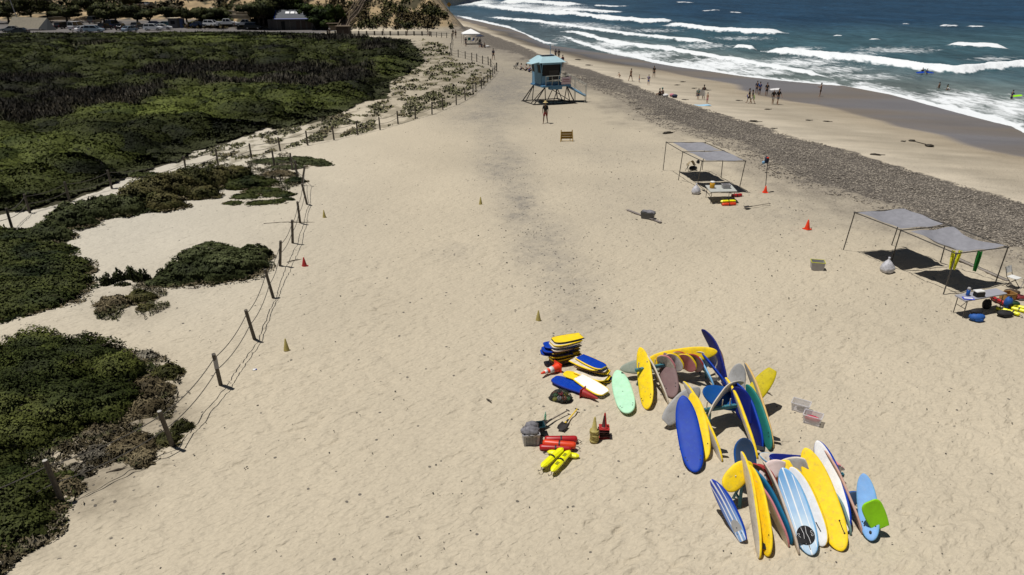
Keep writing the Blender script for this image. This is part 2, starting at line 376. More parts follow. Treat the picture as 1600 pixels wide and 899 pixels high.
# ------------------------------------------------------------------ surfboards
def foamm(nm, c, wear=None, amt=.5): return mat('foam_'+nm, c, .55, .10, 5, spec=.22, wear=wear or (.35,.31,.25), wearamt=min(.9, amt*1.25))
YEL = foamm('yellow', S(248,212,34), (.45,.36,.10), .55); BLU = foamm('blue', S(2,57,165), (.02,.08,.34), .5); NAV = foamm('navy', S(15,28,110), (.02,.03,.12), .5)
WHT = foamm('white', (.72,.70,.70), (.50,.47,.42), .6); MNT = foamm('mint', S(180,228,194), (.45,.62,.45), .35); MAU = foamm('mauve', S(122,98,98), (.22,.16,.15), .6)
GRY = foamm('grey', S(165,165,165), (.25,.24,.23), .7); GRN = foamm('greygreen', S(150,158,145), (.25,.30,.26), .7); LBL = foamm('light_blue', S(125,172,228), (.30,.45,.7), .4)
TEA = foamm('teal', S(40,125,115), (.03,.12,.13), .7); SLT = foamm('slate', S(52,72,100), (.06,.08,.12), .6); CRM = foamm('cream', S(214,205,190), (.36,.31,.25), .7); TAN = foamm('tan', S(215,178,110), (.3,.22,.12), .5)
PNK = foamm('pink', S(205,130,135), (.4,.22,.2), .5); RED = foamm('red', S(170,60,60), (.25,.08,.07), .5); DBL = foamm('deep_blue', S(18,78,150), (.015,.10,.22), .6); CYN = foamm('sea_blue', S(30,110,150), (.02,.12,.2), .6); BLK = foamm('black', (.012,.012,.014), (.05,.05,.05), .3)
PWH = foamm('pure_white', (.86,.86,.87), (.75,.74,.72), .3); LIM = foamm('lime', S(150,220,30), (.25,.5,.03), .25); BRN = foamm('brown', S(112,84,62), (.1,.07,.05), .8); SKY = foamm('sky', S(120,178,225), (.4,.6,.8), .4)
def stripe_mat(name, base, line, xs, wd=.011, cloud=None):
    m = bpy.data.materials.new(name); m.use_nodes = True; nt = m.node_tree; L = nt.links; b = nt.nodes['Principled BSDF']; b.inputs['Roughness'].default_value = .35
    tc = nn(nt, 'ShaderNodeTexCoord'); sp = nn(nt, 'ShaderNodeSeparateXYZ'); L.new(tc.outputs['Object'], sp.inputs[0])
    prev = None
    for x in xs:
        a = nn(nt, 'ShaderNodeMath', operation='ABSOLUTE'); s = nn(nt, 'ShaderNodeMath', operation='SUBTRACT'); s.inputs[1].default_value = x; L.new(sp.outputs[0], s.inputs[0]); L.new(s.outputs[0], a.inputs[0])
        c = nn(nt, 'ShaderNodeMath', operation='LESS_THAN'); c.inputs[1].default_value = wd*(1.7 if x == 0 else 1); L.new(a.outputs[0], c.inputs[0])
        if prev: q = nn(nt, 'ShaderNodeMath', operation='MAXIMUM'); L.new(prev, q.inputs[0]); L.new(c.outputs[0], q.inputs[1]); prev = q.outputs[0]
        else: prev = c.outputs[0]
    mx = nn(nt, 'ShaderNodeMix', data_type='RGBA'); mx.inputs[6].default_value = (*base, 1); mx.inputs[7].default_value = (*line, 1); L.new(prev, mx.inputs[0])
    if cloud:
        n = nn(nt, 'ShaderNodeTexNoise', Scale=2.2, Detail=5.); L.new(tc.outputs['Object'], n.inputs['Vector']); g_ = nn(nt, 'ShaderNodeMapRange'); g_.inputs[1].default_value = cloud[1]; g_.inputs[2].default_value = cloud[2]; L.new(sp.outputs[1], g_.inputs[0])
        r = nn(nt, 'ShaderNodeMath', operation='MULTIPLY_ADD'); r.inputs[1].default_value = 1.6; r.inputs[2].default_value = -.5; L.new(n.outputs['Fac'], r.inputs[0])
        ad = nn(nt, 'ShaderNodeMath', operation='MULTIPLY', use_clamp=True); L.new(g_.outputs[0], ad.inputs[0]); L.new(r.outputs[0], ad.inputs[1])
        a2 = nn(nt, 'ShaderNodeMath', operation='ADD', use_clamp=True); L.new(ad.outputs[0], a2.inputs[0]); g2 = nn(nt, 'ShaderNodeMath', operation='MULTIPLY'); g2.inputs[1].default_value = .55; L.new(g_.outputs[0], g2.inputs[0]); L.new(g2.outputs[0], a2.inputs[1])
        m2 = nn(nt, 'ShaderNodeMix', data_type='RGBA'); m2.inputs[6].default_value = (*base, 1); m2.inputs[7].default_value = (*cloud[0], 1); L.new(a2.outputs[0], m2.inputs[0]); L.new(m2.outputs[2], mx.inputs[6])
    L.new(mx.outputs[2], b.inputs['Base Color']); return m
STR1 = stripe_mat('striped_sky_deck', S(105,165,220), (.85,.88,.9), (-.15, 0, .15), .009, (S(205,225,240), 1.9, .6))
STR2 = stripe_mat('striped_blue_deck', S(30,55,175), (.8,.83,.9), (-.10, 0, .10), .012, (S(150,190,225), 1.4, .1))
def outline(kind, t):
    u = 2*t-1
    if kind == 'long': return (max(0, 1-abs(u)**2.5))**.55 if u > 0 else (max(0, 1-abs(u)**3.0))**.5
    if kind == 'point': return (max(0, 1-abs(u)**2.0))**.85 if u > 0 else (.35+.65*(max(0, 1-abs(u)**2.6))**.6)
    if kind == 'square': return (max(0, 1-abs(u)**2.3))**.6 if u > 0 else (.48+.52*(max(0, 1-abs(u)**2.4))**.8)
    if kind == 'body': return (.50+.5*(max(0, 1-abs(u)**5))**.7) if u > 0 else .80+.20*(1-abs(u)**1.5)
def board_mb(L, W, T, kind, rock=(.10, .03)):
    n = 22; ts = [.5-.5*math.cos(math.pi*i/n) for i in range(n+1)]; m = 12; vs = []; ms = []
    for t in ts:
        w = max(.004, outline(kind, t)*W/2); th = T/2*(.35+.65*min(1, (outline(kind, t))**.7)) if kind != 'body' else T/2
        z = rock[0]*max(0, (t-.55)/.45)**2+rock[1]*max(0, (.25-t)/.25)**2
        for k in range(m):
            a = 2*math.pi*k/m+math.pi/m; ca, sa = math.cos(a), math.sin(a)
            x = w*math.copysign(abs(ca)**.45, ca); zz = th*math.copysign(abs(sa)**.7, sa)
            y = t*L
            if kind == 'body' and t < .02: y += .05*L*(1-(x/w)**2)
            vs.append((x, y, z+zz))
    fs = []; mi = []
    for i in range(n):
        for k in range(m):
            fs.append((i*m+k, i*m+(k+1) % m, (i+1)*m+(k+1) % m, (i+1)*m+k))
            a = 2*math.pi*(k+1)/m; s_ = math.sin(a); mi.append(0 if s_ > .55 else (2 if s_ < -.55 else 1))
    fs += [tuple(range(m))[::-1], tuple(n*m+k for k in range(m))]; mi += [1, 1]
    mb = MB(); mb.v = vs; mb.f = fs; mb.m = mi; return mb
def solve(tail, npx, L, far=True):
    o = Vector((0, 0, H)); d = (PZ(npx[0], npx[1], 0)-o).normalized(); q = o-tail; b = q.dot(d); c = q.dot(q)-L*L; D = b*b-c
    if D < 0: t = -b
    else: t = -b+(math.sqrt(D) if far else -math.sqrt(D))
    return o+d*t
BOARDLOG = []
def board(label, tail, nose, L=2.4, W=.56, roll=0, deck=YEL, rail=None, bot=None, kind='long', T=.085, fins=0, plugs=0, group=None, rock=(.10,.03), far=True, name='surfboard', cat='surfboard', finm=None):
    t3 = PZ(tail[0], tail[1], tail[2] if len(tail) > 2 else .03)
    n3 = PZ(*nose) if len(nose) > 2 else PZ(nose[0], nose[1], .43*L)
    Y_ = n3-t3; L = Y_.length; Y_.normalize(); BOARDLOG.append((label[:40], round(L, 2), round(n3.z, 2)))
    mid = (t3+n3)/2; v = (Vector((0, 0, H))-mid).normalized(); Z_ = (v-Y_*v.dot(Y_)).normalized(); Z_ = Matrix.Rotation(math.radians(roll), 3, Y_) @ Z_
    X_ = Y_.cross(Z_); M = Matrix((X_, Y_, Z_)).transposed().to_4x4(); M.translation = t3
    r = empty(name, t3, 0, label, cat, group); r.matrix_world = M
    rail = rail or deck; bot = bot or rail
    board_mb(L, W, T, kind, rock).build('board', [deck, rail, bot], r, True)
    for i in range(fins):
        x = [0, -.3*W, .3*W][i]; y = [.22, .34, .34][i]; h = [.19, .11, .11][i]; mb = MB()
        P_ = [(0, 0), (.16*h/.19, 0), (.05*h/.19, h), (-.04*h/.19, h*1.02), (-.02, h*.5)]
        vs = [(x+dx*(1-.75*(z/h)), y+yy, -T/2+.012-z) for dx in (-.009, .009) for yy, z in P_]
        mb.add(vs, [(0,1,2,3,4), (9,8,7,6,5)]+[(j, 5+j, 5+(j+1) % 5, (j+1) % 5) for j in range(5)]); mb.build('fin', finm or BLK, r)
    for i in range(plugs):
        q = [(-.32*W, .42), (.32*W, .42), (-.25*W, .33), (.27*W, .32), (0, .16), (0, L*.5)][i]
        mb = MB(); mb.lathe([(.016, 0), (.016, .006), (.006, .006)], c=(q[0], q[1], T/2-.004), n=8); mb.build('fin_plug', BLK, r)
    return r
R1, R2, R3 = 'surfboards on the left rack', 'surfboards on the middle rack', 'surfboards on the front rack'
board('pale mint green surfboard lying alone on the sand left of the racks',(983,647,.11),(965,583,.15),W=.60,deck=MNT,plugs=6,T=.09)
board('weathered grey-green longboard lying along the left rack behind the upright boards',(1100,558,.62),(968,578,.35),W=.55,roll=12,deck=GRN,bot=GRY,group=R1)
board('yellow longboard leaning upright at the left end of the left rack',(1013,640),(1003,545),2.45,W=.56,roll=-38,deck=YEL,plugs=5,group=R1)
board('cream board seen edge-on leaning between the yellow and the mauve board',(1047,633),(1011,549),2.45,W=.5,roll=-84,deck=CRM,rail=CRM,group=R1,T=.07)
board('dull mauve longboard leaning on the front of the left rack',(1052,622),(1038,553),2.1,W=.54,roll=-14,deck=MAU,plugs=5,group=R1)
board('long yellow surfboard standing on edge along the back of the left rack',(1010,566,.72),(1117,549,.98),W=.52,roll=4,deck=YEL,group=R1,rock=(.22,.03))
for i, (x, y, dk, rl, lb) in enumerate([(1031,554,CRM,PNK,'cream foam board with a pinkish rim, leftmost of the row slotted into the left rack'),(1044,551,WHT,YEL,'white foam board with a yellow rim in the row slotted into the left rack'),(1055,548,WHT,RED,'white foam board with a red rim, tallest of the row slotted into the left rack'),(1064,552,PNK,YEL,'pinkish foam board with a yellow rim in the row slotted into the left rack'),(1075,552,MAU,RED,'brownish red foam board in the row slotted into the left rack')]):
    board(lb,(x+20,y+28,.50),(x,y,1.02),W=.50,roll=-34,deck=dk,rail=rl,bot=rl,group=R1,T=.09)
for i, (x, lb) in enumerate([(1088,'cream foam board between pegs near the right end of the left rack'),(1100,'stained cream foam board between the last pegs of the left rack')]):
    board(lb,(x+16,573,.52),(x+1,548,1.0),W=.46,roll=-30,deck=CRM,rail=CRM,group=R1,kind='square',T=.07)
board("tall navy surfboard with a dark fin, highest at the left rack's right end",(1136,607),(1108,514),2.9,W=.56,roll=-64,deck=NAV,rail=NAV,bot=NAV,fins=1,group=R1,rock=(.25,.05))
board('scuffed brown and cream board inside the tall navy one',(1128,598),(1119,541),1.75,W=.5,roll=-50,deck=CRM,rail=BRN,bot=BRN,group=R1,T=.07)
board('light blue board seen edge-on crossing in front of the left rack',(1118,606,.25),(1084,543),2.1,W=.5,roll=-86,deck=SKY,rail=SKY,group=R1,T=.07,fins=1)
board('deep blue board seen edge-on next to the light blue one',(1140,606,.3),(1089,542),2.3,W=.5,roll=-86,deck=BLU,rail=BLU,group=R1,T=.075)
# middle rack
board('light grey longboard lying aslant on the left end of the middle rack',(1039,660,.22),(1091,606,1.0),W=.58,roll=14,deck=GRY,rail=GRY,bot=WHT,fins=1,group=R2,kind='square',T=.09)
board('wide royal blue longboard leaning in front of the middle rack',(1087,739),(1067,621),2.62,W=.62,deck=BLU,group=R2,plugs=4)
board('yellow longboard partly hidden right behind the wide blue one',(1102,720),(1083,616),2.5,W=.50,roll=-18,deck=YEL,plugs=3,group=R2)
board('white longboard with yellow rails and dark fins leaning on the middle rack',(1130,721),(1073,595),2.75,W=.50,roll=-70,deck=WHT,rail=YEL,bot=YEL,fins=2,group=R2)
board('dark blue round-nosed board resting flat across the middle rack',(1168,628,.55),(1095,616,.98),W=.74,roll=30,deck=DBL,group=R2,T=.09)
board('thin white curved board crossing the middle rack',(1104,649,.72),(1147,590,1.15),W=.5,roll=80,deck=WHT,rail=CRM,group=R2,T=.055,rock=(.3,.05))
board('grey round-nosed board leaning away behind the middle rack',(1147,626,.4),(1155,569,1.25),W=.50,roll=8,deck=GRY,bot=GRY,group=R2)
board('yellow-white board edge-on, leftmost of the boards leaning right of the middle rack',(1185,716),(1139,589),2.75,W=.46,roll=-80,deck=WHT,rail=YEL,bot=YEL,fins=1,group=R2,T=.10)
board('royal blue board with a bright rail between the yellow edge and the teal board',(1191.5,704),(1157,597),2.5,W=.58,roll=-58,deck=NAV,rail=BLU,bot=BLU,group=R2,rock=(.25,.03))
board('curved navy board with its underside shaded standing in the middle rack',(1172,662,.35),(1150,604,1.15),W=.56,roll=-20,deck=NAV,rail=NAV,group=R2,kind='square')
board('teal longboard leaning right of the royal blue ones',(1205,703),(1171,601),2.5,W=.50,roll=-52,deck=TEA,rail=TEA,plugs=4,group=R2)
board('grey longboard with a tan rail and a small fin, rightmost leaning on the middle rack',(1210,700),(1169,567),2.85,W=.48,roll=-72,deck=GRY,rail=TAN,bot=TAN,fins=1,group=R2)
board('square-tailed yellow board pointing away behind the middle rack',(1207,579,1.15),(1160,640,.5),W=.52,roll=10,deck=foamm('dull_yellow', S(196,178,24), (.2,.17,.02), .5),kind='square',group=R2,T=.1)
# front rack
board('slate blue round-nosed board leaning away behind the front rack',(1168,745,.55),(1160,684,1.3),W=.54,roll=18,deck=SLT,rail=DBL,group=R3)
board('yellow board lying aslant over the left end of the front rack',(1132,765,.62),(1171,723,1.05),W=.50,roll=18,deck=YEL,group=R3,kind='long')
BS = board('royal blue surfboard with white stripes and a pale tail patch, leftmost of the front rack',(1163,845),(1115,748),2.05,W=.42,roll=-38,deck=STR2,rail=BLU,bot=BLU,kind='square',group=R3)
board('white and yellow board seen edge-on next to the blue striped one',(1189,873),(1165,706),3.0,W=.52,roll=-72,deck=CRM,rail=YEL,bot=YEL,fins=1,group=R3,far=True,finm=BLK)
board('yellow longboard with a pale seam leaning second in the front rack',(1202,870),(1176,727),2.8,W=.52,roll=-52,deck=YEL,rail=YEL,plugs=2,group=R3)
board('dark sea-blue board leaning left of the pink-railed one',(1238,851),(1180,729),2.75,W=.54,roll=-62,deck=CYN,rail=CYN,bot=CYN,group=R3)
board('grey board with a pink rail tucked under the sea-blue one',(1234,855),(1186,748),2.5,W=.5,roll=-74,deck=CRM,rail=PNK,bot=PNK,fins=2,group=R3,T=.07)
board('slim cream board seen edge-on left of the sky-blue striped longboard',(1251,866),(1199,719),2.9,W=.5,roll=-84,deck=CRM,rail=foamm('pale_wood', S(205,190,175), (.4,.33,.27), .5),group=R3,T=.075,fins=1)
SB = board('sky-blue longboard with white stripes and a round black pad at its tail',(1270,868),(1224,732),2.75,W=.56,roll=-8,deck=STR1,rail=SKY,bot=SKY,group=R3)
WB = board('pure white longboard with an orange rail right of the striped sky-blue one',(1287,854),(1238,730),2.7,W=.54,roll=-14,deck=PWH,rail=YEL,bot=YEL,group=R3)
YB = board('wide bright yellow longboard leaning in the middle of the front rack',(1316,862),(1259,702),2.95,W=.62,roll=-4,deck=YEL,plugs=0,group=R3)
board('white longboard with a royal blue rail leaning behind the wide yellow one',(1323,834),(1280,690),2.85,W=.56,roll=-24,deck=PWH,rail=BLU,bot=BLU,group=R3)
board('slim pale teal board edge behind the wide yellow longboard',(1331,836),(1307,764),1.9,W=.3,roll=-80,deck=foamm('pale_teal', S(130,165,165), (.25,.3,.3), .4),group=R3,T=.07)
board('pinkish wooden-looking board seen edge-on with pale fins, rightmost of the leaning row',(1350,834),(1294,701),2.8,W=.5,roll=-84,deck=foamm('rosy', S(205,165,150), (.4,.3,.25), .4),fins=2,finm=CRM,group=R3,T=.075)
KB = board('sky-blue surfboard standing apart at the right end of the front rack',(1362,846),(1350,742),2.15,W=.44,roll=-6,deck=LBL,plugs=4,group=R3,rail=SKY)
board('lime green bodyboard leaning on the sky-blue surfboard',(1377,826,.22),(1358,783,.85),W=.48,roll=14,deck=LIM,kind='body',T=.05,rock=(.02,0),name='bodyboard',cat='bodyboard')
board('grey board lying low behind the right end of the front rack',(1312,790,.25),(1343,772,.45),W=.34,roll=20,deck=SLT,rail=DBL,group=R3)
board('small white and pink board on the sand behind the right end of the front rack',(1290,733,.35),(1318,728,.5),W=.3,roll=60,deck=WHT,rail=PNK,fins=1,finm=PNK,group=R3,T=.06)
board('royal blue longboard lying along the back of the front rack',(1300,727,.62),(1200,719,.95),W=.52,roll=50,deck=NAV,rail=BLU,bot=BLU,group=R3)
board('cream board with a light blue rail lying behind the noses on the front rack',(1258,728,.62),(1184,716,.98),W=.46,roll=44,deck=CRM,rail=SKY,bot=SKY,group=R3)
board('yellow tail with dark plugs sticking out over the front rack',(1238,727,1.02),(1190,752,.55),W=.50,roll=10,deck=YEL,plugs=2,kind='square',group=R3)
board('weathered grey tail with two dark fins lying over the wide yellow longboard',(1262,725,1.1),(1210,738,.6),W=.50,roll=-8,deck=GRY,rail=CRM,plugs=2,group=R3,kind='square')
board('pinkish white pointed board on top of the front rack',(1190,745,.75),(1227,721,1.18),W=.42,roll=10,deck=foamm('pinkish_white', S(228,208,205), (.5,.42,.38), .4),group=R3,kind='point',T=.07)
board('brown and red board standing on edge near the left end of the front rack',(1200,762,.45),(1180,721,1.02),W=.46,roll=-50,deck=BRN,rail=RED,bot=RED,group=R3)
board('maroon-railed board standing on edge in the front rack slots',(1212,765,.45),(1188,722,1.0),W=.44,roll=-56,deck=MAU,rail=RED,bot=RED,group=R3)
# marks on the boards
mb = MB(); mb.lathe([(.19, 0), (.19, .006), (.01, .007)], c=(0, .42, .040), n=26, sx=1, sy=1.1); pad = mb.build('traction_pad', BLK, SB)
mb = MB()
for s in (-1, 1):
    mb.tube([(s*.05, .24, .05), (s*.05, .36, .05), (s*.028, .46, .05), (s*.05, .60, .05)], .0045, 5)
    for a in (.2, .55): mb.tube([(s*(.14+.022*math.cos(t)), .36+a*.2+.022*math.sin(t), .05) for t in [i*math.pi/4 for i in range(8)]], .004, 4)
mb.build('pad_line', PWH, pad)
mb = MB(); mb.rbox((0, .15, .045), (.02, .12, .01), .003); mb.build('fin_slot', BLK, SB)
mb = MB(); mb.tube([(.17, .62, .048), (.17, .45, .05), (.18, .36, .048)], .008, 6); mb.blob((.17, .63, .048), (.02,.02,.012)); mb.blob((.18, .35, .048), (.02,.02,.012)); mb.build('leash_cord', BLK, YB)
for q in ((.08, 2.72), (.02, 2.64)):
    mb = MB(); mb.lathe([(.017, 0), (.017, .006), (.005, .006)], c=(q[0]-.1, q[1]-.06, .052), n=9); mb.build('nose_plug', BLK, YB)
mb = MB(); mb.rbox((-.10, 1.15, .046), (.03, .18, .008), .002); mb.build('maker_mark', NAV, KB)
mb = MB(); mb.blob((0, .18, .046), (.03, .045, .006)); mb.build('tail_mark', BLK, KB)
for x_ in (-.12, .06):
    mb = MB(); mb.rbox((x_, .38+x_*.5, .044), (.022, .22, .008), .003, .12); mb.build('fin_slot', BLK, WB)
mb = MB(); mb.lathe([(.13, 0), (.13, .004), (.01, .005)], c=(0, .30, .038), n=9, sy=1.5); pt_ = mb.build('tail_patch', GRY, BS)
for q in ((-.07,.18),(.06,.16),(0,.30)): mb = MB(); mb.lathe([(.014, 0), (.014, .004)], c=(q[0], q[1], .043), n=7); mb.build('dark_spot', BLK, pt_)
# teal racks with pegs
RACKM = mat('rack_paint', S(60,120,135), .5, .25, 9, wear=(.12,.1,.08), wearamt=.5); PEG = mat('peg_wood', (.55,.50,.42), .7)
def rack(label, a, b, z, npeg, drop=()):
    A = PZ(*a, z); B = PZ(*b, z); r = empty('board_rack', ((A.x+B.x)/2, (A.y+B.y)/2, 0), math.atan2(B.y-A.y, B.x-A.x), label, 'rack', 'teal board racks'); Ln = (B-A).length/2
    MB().rbox((0, 0, z), (Ln*2, .09, .10), .008).build('rail', RACKM, r)
    for sx in (-1, 1):
        for dy in (-.13, .22): MB().tube([(sx*Ln*.80, dy*.2, z-.03), (sx*Ln*.83, dy, .0)], .045, 4).build('leg', RACKM, r)
        MB().rbox((sx*Ln*.82, .045, .22), (.05, .26, .06), .008).build('crossbar', RACKM, r)
    for i in range(npeg):
        x = -Ln*.93+i*(Ln*1.86/(npeg-1)); MB().tube([(x, 0, z), (x, .0, z+.26)], .016, 6).build('peg', PEG, r)
rack('left teal rack holding a row of foam boards between pegs', (993,579), (1113,556), .70, 10)
rack('middle teal rack with boards leaning on both sides', (1101,641), (1178,630), .68, 7)
rack('front teal rack hidden under the largest group of surfboards', (1141,758), (1318,742), .62, 12)
# ------------------------------------------------------------------ bodyboards
def bodyb(label, c, yaw, z, deck, rail, L=1.05, W=.52, group=None, tilt=(0, 0), lab=True):
    p = PZ(c[0], c[1], z); r = empty('bodyboard', p, 0, label, 'bodyboard', group)
    mb = board_mb(L, W, .055, 'body', (.02, 0)); mb.v = [(x, y-L/2, q) for x, y, q in mb.v]
    mb.build('board', [deck, rail, deck], r, False); r.rotation_euler = (math.radians(tilt[0]), math.radians(tilt[1]), math.radians(yaw)); return r
GA = 'bodyboards in the tall neat stack'; GB = 'bodyboards in the low untidy stack'
base = (879,566); cols = [(YEL,BLK,'bright yellow'),(CRM,YEL,'cream'),(WHT,CRM,'white'),(BLU,BLU,'blue'),(CRM,BRN,'cream and brown'),(BLU,NAV,'blue'),(YEL,BLK,'yellow and black'),(BLU,NAV,'blue'),(BRN,YEL,'brown and yellow'),(YEL,BLK,'yellow and black'),(BRN,YEL,'brown and yellow'),(YEL,BRN,'dull yellow'),(BLK,BRN,'dark'),(BRN,BLK,'brown and black')]
ordn = ['topmost','second from the top','third from the top','fourth from the top','fifth from the top','sixth from the top','seventh from the top','eighth from the top','ninth from the top','tenth from the top','eleventh from the top','twelfth from the top','second from the bottom','bottom one']
p0 = PZ(881,566,0)
for i, (dk, rl, nm) in enumerate(cols):
    z = .05+(13-i)*.060
    off = [(.10,.10),(.04,.02),(.02,0),(-.16,.02),(.02,-.03),(-.22,-.05),(-.02,-.02),(-.26,-.06),(-.02,0),(.02,-.02),(0,.02),(.03,0),(.02,.02),(.05,.02)][i]
    yw = [112,115,113,100,118,104,116,96,118,113,120,112,118,110][i]
    b_ = bodyb(f'{nm} bodyboard, {ordn[i]} in the tall stack', base, yw, 0, dk, rl, group=GA, tilt=(0, random.uniform(-2,2)))
    b_.location = p0+Vector((off[0], off[1], z))
p1 = PZ(921,590,0)
for i, (dk, rl, nm, off, yw) in enumerate([(BLU,YEL,'blue bodyboard with a yellow edge on top of',(.05,.10),42),(CRM,YEL,'cream bodyboard with a notched tail just under the blue one in',(-.12,.12),50),(CRM,BRN,'cream bodyboard third from the top of',(.05,.02),60),(YEL,BLK,'yellow bodyboard with a dark edge in the middle of',(.12,.04),62),(CRM,YEL,'pinkish cream bodyboard sticking out at the front of',(.02,-.16),58),(YEL,YEL,'yellow bodyboard second from the bottom of',(.12,-.08),66),(NAV,YEL,'navy bodyboard at the bottom of',(.2,0),60)]):
    b_ = bodyb(nm+' the low stack', base, yw+180, 0, dk, rl, group=GB, tilt=(random.uniform(-3,3), random.uniform(-3,3))); b_.location = p1+Vector((off[0], off[1], .05+(6-i)*.075))
bodyb('yellow bodyboard lying half under the left side of the low stack',(906,590),60,.14,YEL,YEL,tilt=(0,6))
bodyb('blue bodyboard lying flat on the sand below the two stacks',(889,601),52,.09,BLU,NAV,L=1.15,W=.56,tilt=(0,0))
bodyb('white bodyboard with a yellow edge lying in front of the low stack',(924,602),222,.16,PWH,YEL,L=1.15,W=.56,tilt=(-5,3))
# ------------------------------------------------------------------ cones
ORG = mat('cone_orange', S(225,60,20), .5, .15, 8); CRED = mat('cone_red', S(165,38,38), .55, .2, 8); CYE = mat('cone_olive_yellow', S(172,158,92), .6, .2, 8); CWH = mat('cone_white', (.75,.74,.72), .5)
def cone(label, px, py, m, h=.46, r=.13, band=False, z=0, rot=None, group=None, base=True, at=None, skirt=False):
    p = at or G(px, py); q = empty('traffic_cone', p+Vector((0, 0, z)), random.uniform(-.4, .4)*(.2 if skirt else 1), label, 'traffic cone', group)
    MB().lathe([(r, .02), (r*.98, .03), (r*.2, h*.97), (r*.12, h), (r*.05, h)] if not skirt else [(r, .0), (r*1.02, .035), (r*.96, .05), (r*.62, .055), (r*.2, h*.97), (r*.12, h), (r*.05, h)], n=18).build('cone_body', m, q, True)
    if base: MB().rbox((0, 0, .012), (r*2.5, r*2.5, .024), .008).build('base', m, q)
    if band:
        for a, b in ((.34, .54), (.66, .80)):
            f = lambda t: r*.98*(1-(t*h-.03)/(h*.97-.03)*.796)+.004
            MB().lathe([(f(a), a*h), (f(b), b*h)], n=18).build('reflective_band', CWH, q, True)
    if rot: q.rotation_euler = rot
    return q
MK = 'slim yellow marker cones on the open sand'
cone('slim yellow marker cone nearest the rope fence, low on the left of the beach',448,548,CYE,.46,.10,group=MK,base=False)
cone('slim yellow marker cone beside the rope fence, highest on the left',507,341,CYE,.46,.10,group=MK,base=False)
cone('slim yellow marker cone on the open sand left of the dark gravel patch',751,320,CYE,.46,.10,group=MK,base=False)
cone('slim yellow marker cone above the tall bodyboard stack',841,501,CYE,.42,.10,group=MK,base=False)
cone('small red cone standing on white base beside the rope fence',476,417,CRED,.45,.12)
cone('orange cone standing on the sand left of the right-hand canopies',1261,358,ORG,.50,.14)
cone('orange cone weighing down the flag pole',1195.5,301,ORG,.42,.13)
cone('orange and white striped cone lying on its side below the tall bodyboard stack',0,0,ORG,.72,.15,band=True,at=PZ(872,574,.15),rot=(math.radians(88),0,math.radians(-52)))
cone('red cone lying on its side against the white bodyboard',0,0,CRED,.55,.13,at=PZ(910,613,.13),rot=(math.radians(92),0,math.radians(52)))
pc = G(928,689)
for i in range(6): cone(['bottom','second','third','fourth','fifth','topmost'][i]+' cone of the dull yellow cone stack',0,0,CYE,.46,.125,z=i*.062,base=False,skirt=True,group='nested dull yellow cones',at=pc+Vector((random.uniform(-.012,.012),random.uniform(-.01,.01),0)))
pc = G(943,682); CDK = mat('cone_dark_red', S(60,22,22), .6, .3, 9)
for i in range(5): cone(['bottom','second','third','fourth','topmost'][i]+' cone of the red cone stack',0,0,CRED if i in (0, 4) else CDK,.48,.115,z=i*.070,skirt=True,group='nested red cones',at=pc+Vector((random.uniform(-.012,.012),random.uniform(-.01,.01),0)))
# ------------------------------------------------------------------ rescue tubes
TRED = mat('tube_red', S(165,25,32), .4, .12, 7); TORG = mat('tube_orange', S(214,64,28), .4, .12, 7); TYEL = mat('tube_yellow', S(238,236,20), .4, .06, 7); STRAP = mat('strap_black', (.012,.012,.014), .6)
def rtube(label, a, b, m, r=.085, z=.09, square=False, text=None, group=None):
    A = PZ(*a, z); B = PZ(*b, z); Ln = (B-A).length; q = empty('rescue_tube', (A+B)/2, 0, label, 'rescue tube', group)
    q.rotation_euler = (0, 0, math.atan2(B.y-A.y, B.x-A.x)); h = Ln/2; mb = MB()
    if square:
        prof = [(-h, .45), (-h*.82, 1), (0, 1.05), (h*.72, 1), (h*.9, .7), (h, .12)]; vs = []; fs = []
        for x, s in prof:
            for k in range(8):
                t = math.pi/8+k*math.pi/4; vs.append((x, r*s*1.1*math.cos(t), r*s*.8*math.sin(t)))
        for i in range(len(prof)-1): fs += [(i*8+k, i*8+(k+1) % 8, (i+1)*8+(k+1) % 8, (i+1)*8+k) for k in range(8)]
        fs += [tuple(range(8))[::-1], tuple(40+k for k in range(8))]; mb.add(vs, fs)
    else: mb.tube([(-h, 0, 0), (-h+.02, 0, 0), (-h+.07, 0, 0), (h-.07, 0, .01), (h-.02, 0, .01), (h, 0, .01)], [r*.55, r*.85, r, r, r*.85, r*.5], 14)
    mb.build('float', m, q, not square)
    MB().tube([(-.02, 0, 0), (.025, 0, 0)], r*1.12, 10).build('strap', STRAP, q)
    MB().tube([(h, 0, 0), (h+.06, .03, -.04), (h+.12, -.02, -.06), (h+.06, -.06, -.07)], .009, 5).build('tow_line', STRAP, q)
    if text:
        for x in (-h*.42, h*.40):
            for k in range(4): MB().rbox((x-.055+k*.036, 0, r*.8*.93), (.024, .08, .006), .001).build('letter', STRAP, q)
    return q
RT = 'rescue tubes laid out beside the laundry basket'
rtube('dark red rescue tube, farthest of the three reds',(851,687),(902,687),TRED,.10,.10,group=RT)
rtube('orange-red rescue tube with a black buckle, in the middle of the reds',(848,692),(900,697),TORG,.10,.14,group=RT)
rtube('dark red rescue tube nearest the yellow ones',(843,699),(893,702),TRED,.085,.08,group=RT)
rtube('yellow rescue tube lying crosswise under the other two yellows',(905,713),(855,706),TYEL,.08,.08,True,group=RT)
rtube('yellow rescue tube with a black line, left of the front pair',(879,701),(846,730),TYEL,.085,.20,True,group=RT)
rtube('yellow rescue tube with dark lettering, right of the front pair',(890,705),(862,737),TYEL,.085,.18,True,True,group=RT)
RT2 = 'rescue tubes near the canopies'
rtube('dark red rescue tube beside the table under the far canopies',(1143,306),(1159,305),TRED,.10,.10,group=RT2)
rtube('yellow rescue tube in front of the far canopy table',(1126,315),(1150,314),TYEL,.09,.2,True,group=RT2)
